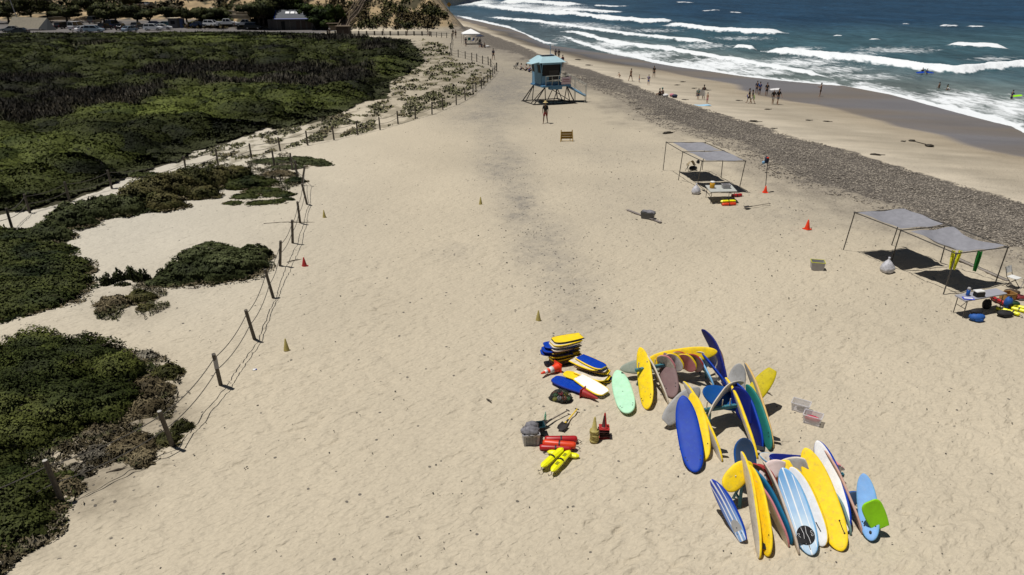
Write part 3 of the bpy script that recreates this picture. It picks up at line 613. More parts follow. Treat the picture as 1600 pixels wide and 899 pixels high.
rtube('orange-red rescue tube lying below the yellow one at the far canopies',(1128,320),(1150,319),TORG,.09,.08,group=RT2)
rtube('red rescue tube poking out under the grey folding table',(1548,464),(1570,475),TRED,.08,.10,group=RT2)
rtube('yellow rescue tube in front of the grey folding table',(1556,481),(1576,486),TYEL,.08,.08,True,group=RT2)
rtube('yellow rescue tube right of the black duffel bag',(1573,485),(1594,492),TYEL,.08,.10,True,group=RT2)
rtube('yellow rescue tube at the right edge, lower of two',(1580,481),(1604,487),TYEL,.08,.08,True,group=RT2)
rtube('yellow rescue tube at the right edge, upper of two',(1590,479),(1612,484),TYEL,.08,.10,True,group=RT2)
# ------------------------------------------------------------------ tools
IRON = mat('dark_iron', (.035,.03,.028), .55, .3, 15); WOODH = mat('grey_wood_handle', (.16,.13,.11), .7, .3, 12); YH = mat('yellow_handle', S(238,200,40), .45)
def shovel(label, blade, grip, hm, zb=.05, group=None):
    A = PZ(*blade, zb); B = PZ(*grip, .10); q = empty('shovel', A, math.atan2(B.y-A.y, B.x-A.x), label, 'shovel', group); Ln = (B-A).length
    MB().tube([(.12, 0, .06), (.35, 0, .05), (Ln, 0, .05)], [.03, .02, .018], 8).build('handle', hm, q)
    MB().sheet(lambda u, v: (-.20+.34*v, (u-.5)*.26*(1-.5*abs(v-.4)), .02+.05*(2*u-1)**2+.03*v), 8, 6).build('blade', IRON, q, True)
    MB().tube([(Ln-.02, -.06, .05), (Ln-.02, .06, .05)], .018, 6).build('grip', IRON, q)
    MB().tube([(.10, 0, .05), (.34, 0, .055)], [.035, .026], 8).build('socket', IRON, q)
shovel('shovel with a dark worn handle lying above the laundry basket',(849,665),(888,641),WOODH)
shovel('shovel with a yellow handle lying beside the dark-handled one',(880,668),(902,639),YH)
shovel('shovel with a pale handle lying alone below the flag pole',(1168,325),(1203,318),WOODH)
# ------------------------------------------------------------------ laundry basket, crates, bins
def open_bin(name, label, cat, p, yaw, dim, m, t=.015, taper=1.15, rimm=None, grid=None):
    q = empty(name, p, math.radians(yaw), label, cat); w, d, h = dim
    vs = []; 
    for s, z in ((1/taper, 0), (1, h)): vs += [(x*w/2*s, y*d/2*s, z) for x, y in ((-1,-1),(1,-1),(1,1),(-1,1))]
    vs += [(x*(w/2-t), y*(d/2-t), h) for x, y in ((-1,-1),(1,-1),(1,1),(-1,1))]+[(x*(w/2/taper-t), y*(d/2/taper-t), t) for x, y in ((-1,-1),(1,-1),(1,1),(-1,1))]
    fs = [(3,2,1,0)]+[(i, (i+1) % 4, 4+(i+1) % 4, 4+i) for i in range(4)]+[(4+i, 4+(i+1) % 4, 8+(i+1) % 4, 8+i) for i in range(4)]+[(8+i, 8+(i+1) % 4, 12+(i+1) % 4, 12+i) for i in range(4)]+[(12,13,14,15)]
    MB().add(vs, fs).build('wall', m, q)
    mb = MB()
    for i in range(4):
        a = Vector(vs[4+i]); b = Vector(vs[4+(i+1) % 4]); mb.tube([a, b], .014, 6)
    mb.build('rim', rimm or m, q)
    if grid:
        mb = MB(); f = 1-.13*.5
        for i in range(8):
            for j in range(6): mb.box(((i-3.5)*w*.085, -d/2*(1-(1-1/taper)*(1-(j+1.2)/8))-.002, h*(j+1.2)/8), (w*.045, .006, h*.07))
        mb.build('slot_grid', STRAP, q)
    return q
GPL = mat('grey_plastic', (.40,.39,.40), .5, .08, 5); DGP = mat('dark_grey_plastic', (.10,.10,.105), .5, .15, 6); CLR = mat('clear_plastic', (.75,.74,.78), .2, .05, 4, alpha=.42); CLOTHG = mat('grey_cloth', (.17,.165,.18), .9, .5, 9, bump=.02)
def crumple(name, c, r, m, parent, n=16, jit=.16, flat=0):
    mb = MB(); nz = [random.uniform(1-jit, 1+jit) for _ in range(400)]; vs = []; 
    for i in range(n+1):
        ph = math.pi*i/n
        for k in range(n*2):
            t = math.pi*k/n; j = nz[(i*7+k*3) % 400] if 0 < i < n else 1
            vs.append((c[0]+math.sin(ph)*math.cos(t)*r[0]*j, c[1]+math.sin(ph)*math.sin(t)*r[1]*j, c[2]+math.cos(ph)*r[2]*j))
    w2 = n*2; fs = [(i*w2+k, (i+1)*w2+k, (i+1)*w2+(k+1) % w2, i*w2+(k+1) % w2) for i in range(n) for k in range(w2)]
    return mb.add(vs, fs).build(name, m, parent, True)
q = open_bin('laundry_basket', 'grey slotted laundry basket heaped with grey towels', 'basket', G(829,692), 8, (.46,.36,.36), GPL, grid=True)
o = empty('towel_heap', G(829,692)+Vector((0,0,.34)), 0, 'crumpled grey towels heaped in the laundry basket', 'towels'); crumple('cloth', (0,0,.05), (.26,.20,.14), CLOTHG, o, 9); crumple('cloth_fold', (.03,.14,.10), (.20,.14,.14), CLOTHG, o, 8)
DTE = mat('dark_teal_plastic', S(20,60,70), .5); q = open_bin('crate', 'dark teal plastic crate standing behind the laundry basket', 'crate', G(838,680), 10, (.44,.30,.34), DTE)
q = open_bin('plastic_tub', 'clear plastic tub with small dark items, upper of two near the racks', 'tub', G(1250,641), -32, (.50,.34,.27), CLR); crumple('contents', (.05,0,.06), (.16,.1,.05), mat('mixed_dark', (.05,.045,.04), .7, .5, 9), q, 6)
q2 = open_bin('plastic_tub', 'clear plastic tub with a red bag inside, lower of two near the racks', 'tub', G(1268.5,660), -32, (.50,.34,.27), CLR)
o = empty('red_bag', G(1268.5,660)+Vector((0,0,.025)), math.radians(-32), 'red folded bag lying inside the lower clear tub', 'bag'); crumple('fabric', (0,0,.09), (.22,.13,.09), mat('crimson_fabric', S(165,20,50), .6, .2, 8), o, 8, .08); MB().rbox((0,-.02,.17), (.30,.04,.02), .006).build('strap', mat('pink_strap', S(215,90,110), .6), o)
q = open_bin('storage_bin', 'grey storage bin with a yellow rim standing left of the right-hand canopies', 'bin', G(1276,421), -14, (.56,.42,.38), GPL, rimm=mat('yellow_rim', S(190,190,30), .5))
q = open_bin('storage_bin', 'dark storage bin with a towel over it beside a grey plank', 'bin', G(1012,341), -22, (.72,.42,.34), DGP)
o = empty('folded_towel', G(1012,341)+Vector((0,0,.35)), math.radians(-22), 'pale grey towel draped over the dark storage bin', 'towel'); MB().sheet(lambda u, v: (-.30+.68*u, -.20+.42*v, .03+.02*math.sin(9*u+3*v)+.02*math.sin(7*v)-(.12*(u-.85)/.15 if u > .85 else 0)), 16, 10).build('cloth', CLOTHG, o, True)
A = G(980,329); B = G(1033,349); q = empty('plank', (A+B)/2, math.atan2(B.y-A.y, B.x-A.x), 'long grey plank lying on the sand past the dark storage bin', 'plank'); MB().rbox((0,0,.04), ((B-A).length,.16,.05), .01).build('board', mat('driftwood_grey', (.22,.19,.175), .8, .3, 8), q); MB().rbox(((B-A).length*.3,0,.068), (.1,.17,.01), .002).build('end_plate', IRON, q)
# ball net
o = empty('ball_net', G(876,624), 0, 'dark mesh bag full of coloured balls on the sand', 'net bag')
NET = mat('net_mesh', (.02,.022,.018), .8); r0 = .30
BC = [mat('ball_'+n, c, .5) for n, c in (('pink', S(175,70,85)), ('green', S(60,95,60)), ('grey', S(110,110,112)), ('olive', S(110,110,45)), ('brown', S(100,60,45)), ('blue', S(50,75,90)))]
mb = MB()
for i in range(12):
    t = i*math.pi/6; mb.tube([(.34*math.cos(t+a*.35)*math.cos(a), .27*math.sin(t+a*.35)*math.cos(a), .02+.30*math.sin(a)) for a in [j*.157 for j in range(11)]], .008, 4)
    mb.tube([(.34*math.cos(t-a*.35)*math.cos(a), .27*math.sin(t-a*.35)*math.cos(a), .02+.30*math.sin(a)) for a in [j*.157 for j in range(11)]], .008, 4)
mb.build('mesh', NET, o); crumple('bag_base', (0,0,.07), (.34,.26,.10), NET, o, 8)
for i, (x, y, z, c) in enumerate([(0,-.02,.21,0),(-.15,-.02,.15,1),(.15,0,.16,3),(-.05,-.16,.13,2),(.10,-.15,.12,4),(-.18,-.14,.09,3),(.20,-.12,.09,1),(-.02,.12,.18,5),(.14,.13,.12,1),(-.16,.12,.12,4)]):
    b_ = empty('ball', G(876,624)+Vector((x, y, z)), 0, ['pink ball at the top middle','green ball left of the pink one','olive ball right of the pink one','grey ball in front of the pink one','brown ball at the front right','olive ball low at the front left','green ball low at the front right','bluish ball behind the pink one','green ball at the back right','brown ball at the back left'][i]+' in the mesh bag', 'ball', 'balls in the mesh bag'); MB().blob((0,0,0), (.082,)*3, n=14, m=9).build('shell', BC[c], b_, True)
# ------------------------------------------------------------------ canopies
POLE = mat('canopy_pole', (.06,.055,.05), .5); SHADE = mat('shade_cloth', (.235,.235,.26), .85, .12, 5, bump=.004)
def canopy(label, tops, feet, z, panels, sag):
    c0 = sum([Vector(f) for f in feet.values()], Vector())/len(feet); r = empty('shade_canopy', c0, 0, label, 'canopy'); o_ = c0
    T_ = {k: PZ(v[0], v[1], z[k])-o_ for k, v in tops.items()}
    for k in tops:
        if k in feet: MB().tube([Vector(feet[k])-o_, T_[k]], .024, 6).build('pole', POLE, r)
        MB().blob(T_[k], (.05,.05,.05), n=8, m=5).build('joint', POLE, r)
    for a, b in (('A','B'),('C','D'),('E','F'),('A','C'),('C','E'),('B','D'),('D','F')): MB().tube([T_[a], T_[b]], .022, 6).build('frame_bar', POLE, r)
    for i, (a, b, c, d, ins, fn) in enumerate(panels):
        A_, B_, C_, D_ = T_[a], T_[b], T_[c], T_[d]
        def f(u, v, ins=ins, sg=sag[i], fn=fn):
            u_ = ins[0]+(1-ins[0]-ins[1])*u; v_ = ins[2]+(1-ins[2]-ins[3])*v
            k = fn(u, v) if fn else 0
            u_ += k
            p = (A_*(1-u_)+B_*u_)*(1-v_)+(C_*(1-u_)+D_*u_)*v_
            p.z += -sg*math.sin(math.pi*u)*math.sin(math.pi*v)+.035*math.sin(9*u+5*v)*math.sin(6*v+2*u)*sg*4+.02
            return p
        MB().sheet(f, 22, 16).build('shade_cloth', SHADE, r, True)
    return r
z2 = {k: 1.95 for k in 'ABCDEF'}
canopy('pair of grey shade cloths on a pole frame, farther up the beach', dict(A=(1041,222.5),B=(1102,223),C=(1067,237.6),D=(1131,236),E=(1097,252),F=(1165,252)),
  dict(A=G(1036,267),C=G(1060,282),E=G(1090,288),D=G(1126.6,278),F=G(1156,291.5),B=G(1097,266)), z2, [('A','B','C','D',(.14,.08,.06,.04),None),('C','D','E','F',(.10,.04,.06,.03),lambda u, v: .03*math.sin(v*3))], (.14,.18))
z3 = dict(A=1.95,B=1.95,C=1.9,D=1.9,E=1.72,F=1.65)
canopy('pair of sagging grey shade cloths on a pole frame at the right, nearer one', dict(A=(1335.6,332.5),B=(1412,327),C=(1407.6,360),D=(1485,352.8),E=(1494,396.6),F=(1575,386.5)),
  dict(A=G(1317.6,391),B=G(1393,384),C=G(1393,408),D=G(1469.5,410),E=G(1474,460),F=G(1555,443)), z3, [('A','B','C','D',(.04,.0,.02,.05),lambda u, v: -.10*u*v**2),('C','D','E','F',(.10,.04,.09,.02),lambda u, v: -.22*u*math.sin(math.pi*v)**2)], (.26,.32))
# things hanging on the frames
def rag(name, label, cat, px, py, z, w, l, m, strands=1):
    p = PZ(px, py, z); o = empty(name, p, 0, label, cat)
    for s in range(strands):
        x0 = (s-(strands-1)/2)*.28
        MB().sheet(lambda u, v: (x0+(u-.5)*w*(1-.25*v)-.5*x0*v, .03*math.sin(u*10+v*3), .03-l*v+.02*math.sin(u*7)), 10, 10).build('cloth', m, o, True)
    return o
YC = mat('neon_yellow_cloth', S(225,225,30), .7, .35, 10, bump=.03); GC = mat('green_cloth', S(15,110,35), .8, .2, 9)
rag('yellow_vests', 'two bright yellow vests knotted round the canopy pole', 'vest', 1495, 393, 1.75, .14, .80, YC, 2)
rag('green_towel', 'green towel hanging from the canopy frame', 'towel', 1531, 394, 1.68, .20, .85, GC)
o = empty('cap', PZ(1091,251,1.85), 0, 'black cap hanging at the corner of the far canopy', 'cap'); crumple('cap_crown', (0,0,-.08), (.10,.09,.12), STRAP, o, 6); MB().blob((.0,-.1,-.14), (.08,.08,.02)).build('brim', STRAP, o, True)
A = G(1195.5,301); T_ = PZ(1200,247,2.05); q = empty('flag_pole', A, 0, 'thin pole standing in an orange cone with blue shirts hung on top', 'pole'); MB().tube([(0,0,0), T_-A], .022, 6).build('pole', POLE, q)
o = empty('blue_shirt', T_, 0, 'blue and red rash shirts bundled on top of the thin pole', 'shirt'); crumple('cloth', (-.05,0,-.12), (.14,.10,.22), CL['navy'], o, 7); crumple('sleeve', (-.22,0,-.28), (.10,.06,.10), mat('pale_blue_cloth', S(120,165,200), .8), o, 6); crumple('collar', (-.03,-.06,.02), (.08,.06,.05), mat('orange_cloth', S(200,60,30), .8), o, 6)
# tan folded beach chair / towel under far canopy
o = empty('beach_chair', G(1079,267), math.radians(25), 'low beach chair with a tan towel over it under the far canopy', 'chair')
TT = mat('tan_towel', (.36,.29,.18), .9, .2, 8); MB().sheet(lambda u, v: (-.3+.5*u, -.1+.25*v-.1*u, .12+.62*math.sin(math.pi*(.15+.7*u))*(1-.2*v)), 10, 8).build('towel', TT, o, True); crumple('cushion', (.18,.0,.16), (.32,.2,.14), STRAP, o, 7)
for sx in (-.28, .28): MB().tube([(sx,-.15,0), (sx,.12,.5)], .018, 6).build('leg', POLE, o); MB().tube([(sx,.2,0), (sx,-.12,.42)], .018, 6).build('leg', POLE, o)
# trash bags
BAGW = mat('white_bag', (.50,.50,.54), .35, .35, 7, bump=.02)
def sack(label, px, py, h):
    o = empty('plastic_sack', G(px, py), 0, label, 'plastic bag'); mb = MB(); n = 14; vs = []; prof = [(.10,0),(.24,.03),(.27,.14),(.22,.30),(.13,.42),(.06,.50),(.03,.56),(.05,.62)]
    MB().lathe([(r*h/.6, z*h/.6) for r, z in prof], n=14).build('bag', BAGW, o, True); ob = o.children[0] if o.children else None
    crumple('bulge', (.02,-.03,.18*h/.6), (.25*h/.6,.22*h/.6,.17*h/.6), BAGW, o, 9, .12); crumple('contents', (0,-.07,.08), (.2*h/.6,.14,.07), CL['navy'], o, 6)
sack('white plastic sack tied up at a pole of the far canopy', 1087, 303, .62)
sack('white plastic sack with blue contents at a pole of the near canopy', 1385, 425, .66)
# tables
def table(label, c, m, legm=POLE, zt=.73):
    P_ = [PZ(x, y, zt) for x, y in c]; ctr = sum(P_, Vector())/4; o = empty('folding_table', (ctr.x, ctr.y, 0), 0, label, 'table'); L_ = [p-Vector((ctr.x, ctr.y, 0)) for p in P_]
    mb = MB(); vs = [v for v in L_]+[v-Vector((0,0,.045)) for v in L_]; mb.add(vs, [(3,2,1,0),(4,5,6,7)]+[(i, (i+1) % 4, 4+(i+1) % 4, 4+i) for i in range(4)]); mb.build('tabletop', m, o)
    for e in ((0, 1), (3, 2)):
        a, b = L_[e[0]], L_[e[1]]; cc = (L_[0]+L_[1]+L_[2]+L_[3])/4
        for q in (a, b):
            t = q.lerp(cc, .14); MB().tube([(t.x, t.y, zt-.05), (t.x*1.02, t.y*1.02, 0)], .016, 6).build('leg', legm, o)
        ta = a.lerp(cc, .14); tb = b.lerp(cc, .14); MB().tube([(ta.x, ta.y, .36), (tb.x, tb.y, .36)], .012, 5).build('crossbar', legm, o)
        tm = (ta+tb)/2; MB().tube([(tm.x, tm.y, .36), (tm.x*.4, tm.y*.4, zt-.05)], .011, 5).build('brace', legm, o)
    return ctr
TG = mat('table_grey', (.33,.33,.37), .5, .06, 4); TW = mat('table_white', (.45,.46,.43), .5, .1, 4)
table('grey folding table at the lower right with a thermos and papers on it', [(1492,461),(1508.7,470.5),(1574,458.7),(1556.8,450.5)], TG)
table('white-topped folding table in the shade of the far canopies', [(1102,289.5),(1110,300),(1152,299),(1143,289)], TW)
def lift(p, z): return Vector((p.x, p.y, p.z+z))
o = empty('thermos', PZ(1511.5,462,.735), 0, 'blue thermos with a grey lid standing on the grey folding table', 'thermos'); MB().lathe([(.06,0),(.065,.02),(.065,.24)], n=14).build('bottle', mat('thermos_blue', S(25,75,150), .35), o, True); MB().lathe([(.062,.24),(.06,.30),(.045,.33),(.02,.335)], n=14).build('lid', GPL, o, True)
o = empty('cool_box', PZ(1529,463,.735), math.radians(10), 'white lidded box with a dark front on the grey folding table', 'box'); MB().rbox((0,0,.09), (.34,.24,.18), .02).build('box', STRAP, o); MB().rbox((0,.03,.20), (.36,.24,.05), .015).build('lid', CWH, o)
o = empty('magazine', PZ(1513,467,.735), math.radians(-12), 'blue and white papers lying on the grey folding table', 'papers'); MB().rbox((0,0,.012), (.38,.24,.02), .004).build('sheet', mat('paper_blue', S(60,80,200), .5, .1), o); MB().rbox((0,0,.026), (.30,.13,.006), .002).build('page', CWH, o)
o = empty('water_jug', PZ(1112.5,294,.735), 0, 'yellow drink cooler on the table under the far canopies', 'cooler'); MB().lathe([(.13,0),(.14,.03),(.14,.34)], n=14).build('body', mat('cooler_yellow', S(190,140,25), .45), o, True); MB().lathe([(.145,.34),(.14,.39),(.06,.41)], n=14).build('lid', CWH, o, True)
open_bin('storage_bin', 'grey lidless bin on the table under the far canopies', 'bin', PZ(1134,294,.735), 5, (.46,.3,.22), GPL)
# folding chairs
CHW = mat('chair_white', (.72,.72,.70), .45); CHM = mat('chair_metal', (.10,.09,.09), .4, metal=.5)
def fchair(label, px, py, yaw):
    o = empty('folding_chair', G(px, py), math.radians(yaw), label, 'chair', 'folding chairs at the lower right')
    for s in (-.21, .21):
        MB().tube([(s,.24,0), (s,-.16,.46), (s,-.30,.84)], .014, 6).build('leg', CHM, o); MB().tube([(s*.92,-.26,0), (s*.92,.20,.45)], .014, 6).build('leg', CHM, o)
    MB().rbox((0,.02,.455), (.40,.40,.025), .01).build('seat', CHW, o)
    MB().sheet(lambda u, v: ((u-.5)*.42, -.20-.085*v-.03*(1-(2*u-1)**2), .58+.26*v), 8, 3).build('backrest', CHW, o, True)
fchair('white folding chair standing behind the grey folding table', 1579, 449, -150)
fchair('white folding chair cut by the right edge of the view', 1606, 452, 130)
# bags at the lower right
def bag(name, label, cat, px, py, r, m, m2=None, yaw=0):
    o = empty(name, G(px, py), math.radians(yaw), label, cat); crumple('fabric', (0,0,r[2]*.9), r, m, o, 10, .06)
    crumple('pocket', (.0,-r[1]*.75,r[2]*.55), (r[0]*.6,r[1]*.35,r[2]*.5), m2 or m, o, 7, .06)
    MB().tube([(-r[0]*.4,-.02,r[2]*1.75), (0,-.05,r[2]*2.1), (r[0]*.4,-.02,r[2]*1.75)], .014, 6).build('handle', STRAP, o)
BGB = mat('bag_blue', S(30,85,160), .7, .25, 8); BKF = mat('bag_black', (.012,.011,.012), .8, .4, 10)
bag('duffel_bag','blue duffel bag with a black top in front of the grey folding table','bag',1525,501,(.28,.20,.16),BGB,BGB); o = empty('jacket', G(1525,501)+Vector((-.02,.08,.30)), 0, 'black jacket lying on the blue duffel bag', 'jacket'); crumple('fabric', (0,0,.03), (.22,.14,.09), BKF, o, 8)
bag('backpack','blue and black backpack standing at the end of the grey table','backpack',1573,481,(.16,.14,.24),BGB,BKF,20)
bag('backpack','black backpack in the shadow under the grey folding table','backpack',1540,482,(.17,.14,.20),BKF)
bag('duffel_bag','round black duffel bag lying in front of the yellow tubes','bag',1569.5,494,(.30,.20,.12),BKF)
bag('sling_bag','dark green bag with yellow trim behind the yellow tubes','bag',1584,478,(.20,.15,.11),mat('bag_green', S(20,60,30), .8, .3),mat('bag_yellowtrim', S(170,170,30), .8))
bag('tackle_bag','red and grey bag near the right edge behind the tubes','bag',1593,468,(.24,.16,.10),mat('bag_red', S(120,35,35), .7, .3),DGP)
o = open_bin('cardboard_box', 'open tan cardboard box beside the white folding chair', 'box', G(1574,467), 12, (.46,.34,.26), mat('cardboard', S(165,125,70), .85, .15), taper=1.0)
o = empty('bundle', G(1580,459), 0, 'brown bundle lying under the white folding chair', 'bundle'); crumple('cloth', (0,0,.08), (.30,.2,.10), mat('brown_bundle', (.08,.05,.03), .9, .5), o, 8)
A = G(1495,405); B = G(1575,440); q = empty('timber', (A+B)/2, math.atan2(B.y-A.y, B.x-A.x), 'long weathered timber lying on the sand behind the near canopy', 'timber'); MB().rbox((0,0,.03), ((B-A).length,.20,.05), .01).build('beam', mat('timber_grey', (.26,.23,.2), .85, .3, 6), q); MB().rbox((0,.06,.058), ((B-A).length*.98,.03,.01), .003).build('groove', IRON, q)
# yellow A-frame board
o = empty('notice_board', G(885,221), math.radians(4), 'yellow wooden notice board on short legs standing on the open sand', 'notice board'); YB2 = mat('board_mustard', S(132,100,20), .7, .25, 6)
for i in range(3): MB().rbox((0,-.02-.02*i,.68-.19*i), (.92-.0*i,.035,.175), .008).build('plank', YB2, o)
for s in (-.44, .44):
    MB().tube([(s,0,.90), (s*1.12,-.22,0)], .034, 4).build('leg', mat('leg_mustard', S(170,140,70), .7), o); MB().tube([(s,.0,.86), (s*.75,.35,0)], .03, 4).build('leg', MATS['leg_mustard'], o)
MB().tube([(-.5,-.2,.08), (.5,-.2,.08)], .02, 5).build('foot_bar', MATS['leg_mustard'], o)
# litter
o = empty('crumpled_foil', G(398,579), 0, 'small crumpled white and blue wrapper on the sand by the rope fence', 'litter'); crumple('foil', (0,0,.03), (.08,.05,.03), CWH, o, 5, .3); MB().blob((.05,0,.04), (.03,.03,.02)).build('scrap', BLU, o)
o = empty('glass_bottle', G(852,656), 0, 'small pale green bottle standing above the laundry basket', 'bottle'); MB().lathe([(.03,0),(.032,.15),(.012,.22),(.012,.27)], n=10).build('glass', mat('pale_green', S(130,205,175), .3), o, True); MB().lathe([(.014,.27),(.014,.285)], n=8).build('cap', CWH, o)
# beach things far: towel held up, towel on sand, bags
o = empty('white_towel', G(1093.5,156), 0, 'large white towel held up on the lower beach', 'towel', None); MB().sheet(lambda u, v: (-.55+1.1*u, .05*math.sin(u*9), .35+.75*v+.15*math.sin(3*u)), 12, 6).build('cloth', CL['white'], o, True)
o = empty('blue_towel', G(1096,165), .2, 'pale blue towel spread on the pale lower beach', 'towel'); MB().sheet(lambda u, v: (-1.1+2.2*u, -.5+v, .03+.015*math.sin(9*u)), 12, 6).build('cloth', mat('towel_pale_blue', S(150,190,215), .9), o, True)
for i, (x, y, m, l) in enumerate([(1040,152,CL['white'],'pale bag beside the seated people at the edge of the cobbles'),(1050,151.5,CL['pink'],'pink bag on the beach right of the seated people'),(1054,153,CL['navy'],'navy bag right of the pink one on the beach')]):
    o = empty('beach_bag', G(x, y), 0, l, 'bag', 'beach bags by the cobbles'); crumple('fabric', (0,0,.2), (.35,.25,.22), m, o, 7)
BBd = dict(kind='body', T=.05, rock=(.02, 0), name='bodyboard', cat='bodyboard')
def sboard(label, p, d, deck, L=1.1, W=.5, up=(0,-.3,1)):
    r = empty('bodyboard', p, 0, label, 'bodyboard'); Y_ = Vector(d).normalized(); Z_ = Vector(up); Z_ = (Z_-Y_*Z_.dot(Y_)).normalized(); X_ = Y_.cross(Z_); M = Matrix((X_, Y_, Z_)).transposed().to_4x4(); M.translation = p; r.matrix_world = M
    mb = board_mb(L, W, .05, 'body', (.02, 0)); mb.v = [(x, y-L/2, z) for x, y, z in mb.v]; mb.build('board', [deck, deck, deck], r)
sboard('blue bodyboard floating beside the left bather in the white water', PZ(1438,113.5,-2.7), (1,0,.1), BLU, 1.3, .6)
sboard('blue bodyboard floating beside the right bather in the white water', PZ(1453,113.5,-2.7), (1,0,-.1), BLU, 1.2, .6)
sboard('lime bodyboard held by the bather at the right edge of the surf', PZ(1588,150,-2.7), (1,0,.1), LIM, 1.5, .5)
sboard('blue bodyboard carried under the arm on the lower beach', lift(G(1167,161.5),.75), (0.3,1,.1), BLU, 1.1, .55, (1,0,.3))
sboard('yellow-green bodyboard carried on the lower beach', lift(G(1177.5,162),.75), (0.3,1,.1), LIM, 1.0, .5, (1,0,.3))
sboard('white board carried on the head on the lower beach', lift(G(1207.5,163),1.80), (1,.2,.05), WHT, 1.3, .5)
# ------------------------------------------------------------------ lifeguard tower
TBL = mat('tower_blue', S(108,150,178), .5, .10, 3, wear=(.25,.30,.32), wearamt=.25); TDB = mat('tower_shade_blue', S(80,128,165), .5, .12, 3); TRF = mat('tower_roof', S(172,203,212), .45, .06, 2); TGL = mat('tower_glass', (.010,.011,.014), .3, .1, 3, spec=.2)
STL = mat('tower_steel', (.035,.032,.03), .5, .3, 6); RLG = mat('tower_rail', (.42,.42,.38), .5); PNL = mat('tower_panel', S(205,185,195), .6, .1, 5)
tp = G(858,160.5); tw = empty('lifeguard_tower', tp, math.radians(24), 'light blue lifeguard tower on splayed dark steel legs with a ramp to its right', 'lifeguard tower')
f0 = 2.05
MB().rbox((.15,0,f0-.09), (3.5,3.1,.18), .02).build('deck', TDB, tw)
mb = MB(); mb.rbox((.1,-1.2,f0-.32), (1.5,.5,.28), .02); mb.build('deck_box', TDB, tw)
# cabin: lower walls + canted window band
W0, D0 = 1.18, 1.15; cx, cy = -.30, .25
def wallq(a, b, z0, z1, o0=0, o1=0, m=TBL, name='wall'):
    a = Vector(a); b = Vector(b); nrm = Vector((b.y-a.y, -(b.x-a.x))).normalized()
    P = [(a.x+nrm.x*o0, a.y+nrm.y*o0, z0), (b.x+nrm.x*o0, b.y+nrm.y*o0, z0), (b.x+nrm.x*o1, b.y+nrm.y*o1, z1), (a.x+nrm.x*o1, a.y+nrm.y*o1, z1)]
    Q = [(x-nrm.x*.06, y-nrm.y*.06, z) for x, y, z in P]
    MB().add(P+Q, [(0,1,2,3),(7,6,5,4),(0,4,5,1),(1,5,6,2),(2,6,7,3),(3,7,4,0)]).build(name, m, tw)
cs = [(cx-W0,cy-D0),(cx+W0,cy-D0),(cx+W0,cy+D0),(cx-W0,cy+D0)]
for i in range(4):
    a, b = cs[i], cs[(i+1) % 4]; lo = .95 if i != 3 else 1.25
    wallq(a, b, f0, f0+lo); wallq(a, b, f0+2.15, f0+2.35, .16, .20)
    A = Vector(a); B = Vector(b); wallq(A.lerp(B, .08), A.lerp(B, .92), f0+lo+.02, f0+2.14, -.02, .13, TGL, 'window')
    for t in (0, .97) if i != 3 else (0, .28, .62, .97):
        n_ = .30 if (i == 3 and t in (.28,)) else .03
        wallq(A.lerp(B, t), A.lerp(B, min(1, t+n_)), f0+lo, f0+2.15, .005, .15, TBL, 'mullion')
MB().rbox((cx+.35,cy-D0-.02,f0+.95), (1.2,.06,1.2), .02).build('door', STL, tw)
# roof: low pitched slab, flared awnings
rz = f0+2.36; e = 1.5; tw.scale = (.94,)*3
mb = MB(); R0 = [(cx-e,cy-e,rz),(cx+e+.15,cy-e,rz),(cx+e+.15,cy+e,rz),(cx-e,cy+e,rz)]; R1_ = [(cx-e*.55,cy-e*.45,rz+.55),(cx+e*.62,cy-e*.45,rz+.55),(cx+e*.62,cy+e*.45,rz+.62),(cx-e*.55,cy+e*.45,rz+.62)]
mb.add(R0+R1_, [(0,1,5,4),(1,2,6,5),(2,3,7,6),(3,0,4,7),(4,5,6,7),(3,2,1,0)]); mb.build('roof', TRF, tw)
MB().rbox((cx,cy-.3,rz+.60), (1.5,.35,.07), .02).build('solar_panel', STL, tw); MB().rbox((cx,cy-.05,rz+.66), (1.7,.12,.08), .02).build('roof_ridge', TBL, tw)
for s, pts in enumerate([[(cx-e-.75,cy-e*.6,rz-.12),(cx-e+.1,cy-e*.8,rz+.10),(cx-e+.1,cy+e*.5,rz+.10),(cx-e-.75,cy+e*.3,rz-.12)],[(cx+e-.1,cy-e*.75,rz+.14),(cx+e+.80,cy-e*.45,rz-.10),(cx+e+.80,cy+e*.35,rz-.10),(cx+e-.1,cy+e*.7,rz+.14)],[(cx+e*.55,cy-.2,rz+.5),(cx+e+.35,cy-.4,rz+.2),(cx+e+.45,cy+.8,rz+.25),(cx+e*.6,cy+.7,rz+.72)]]):
    MB().add(pts+[(x,y,z-.05) for x,y,z in pts], [(0,1,2,3),(7,6,5,4)]+[(i,(i+1)%4,4+(i+1)%4,4+i) for i in range(4)]).build('awning', [TRF, TDB, TDB][s], tw)
MB().tube([(cx+.55,cy+.2,rz+.6),(cx+.55,cy+.2,rz+1.75)], .035, 6).build('antenna', TBL, tw); MB().lathe([(.02,0),(.22,.02),(.24,.08),(.02,.10)], c=(cx+.75,cy+.2,rz+1.6), n=12).build('siren', CWH, tw)
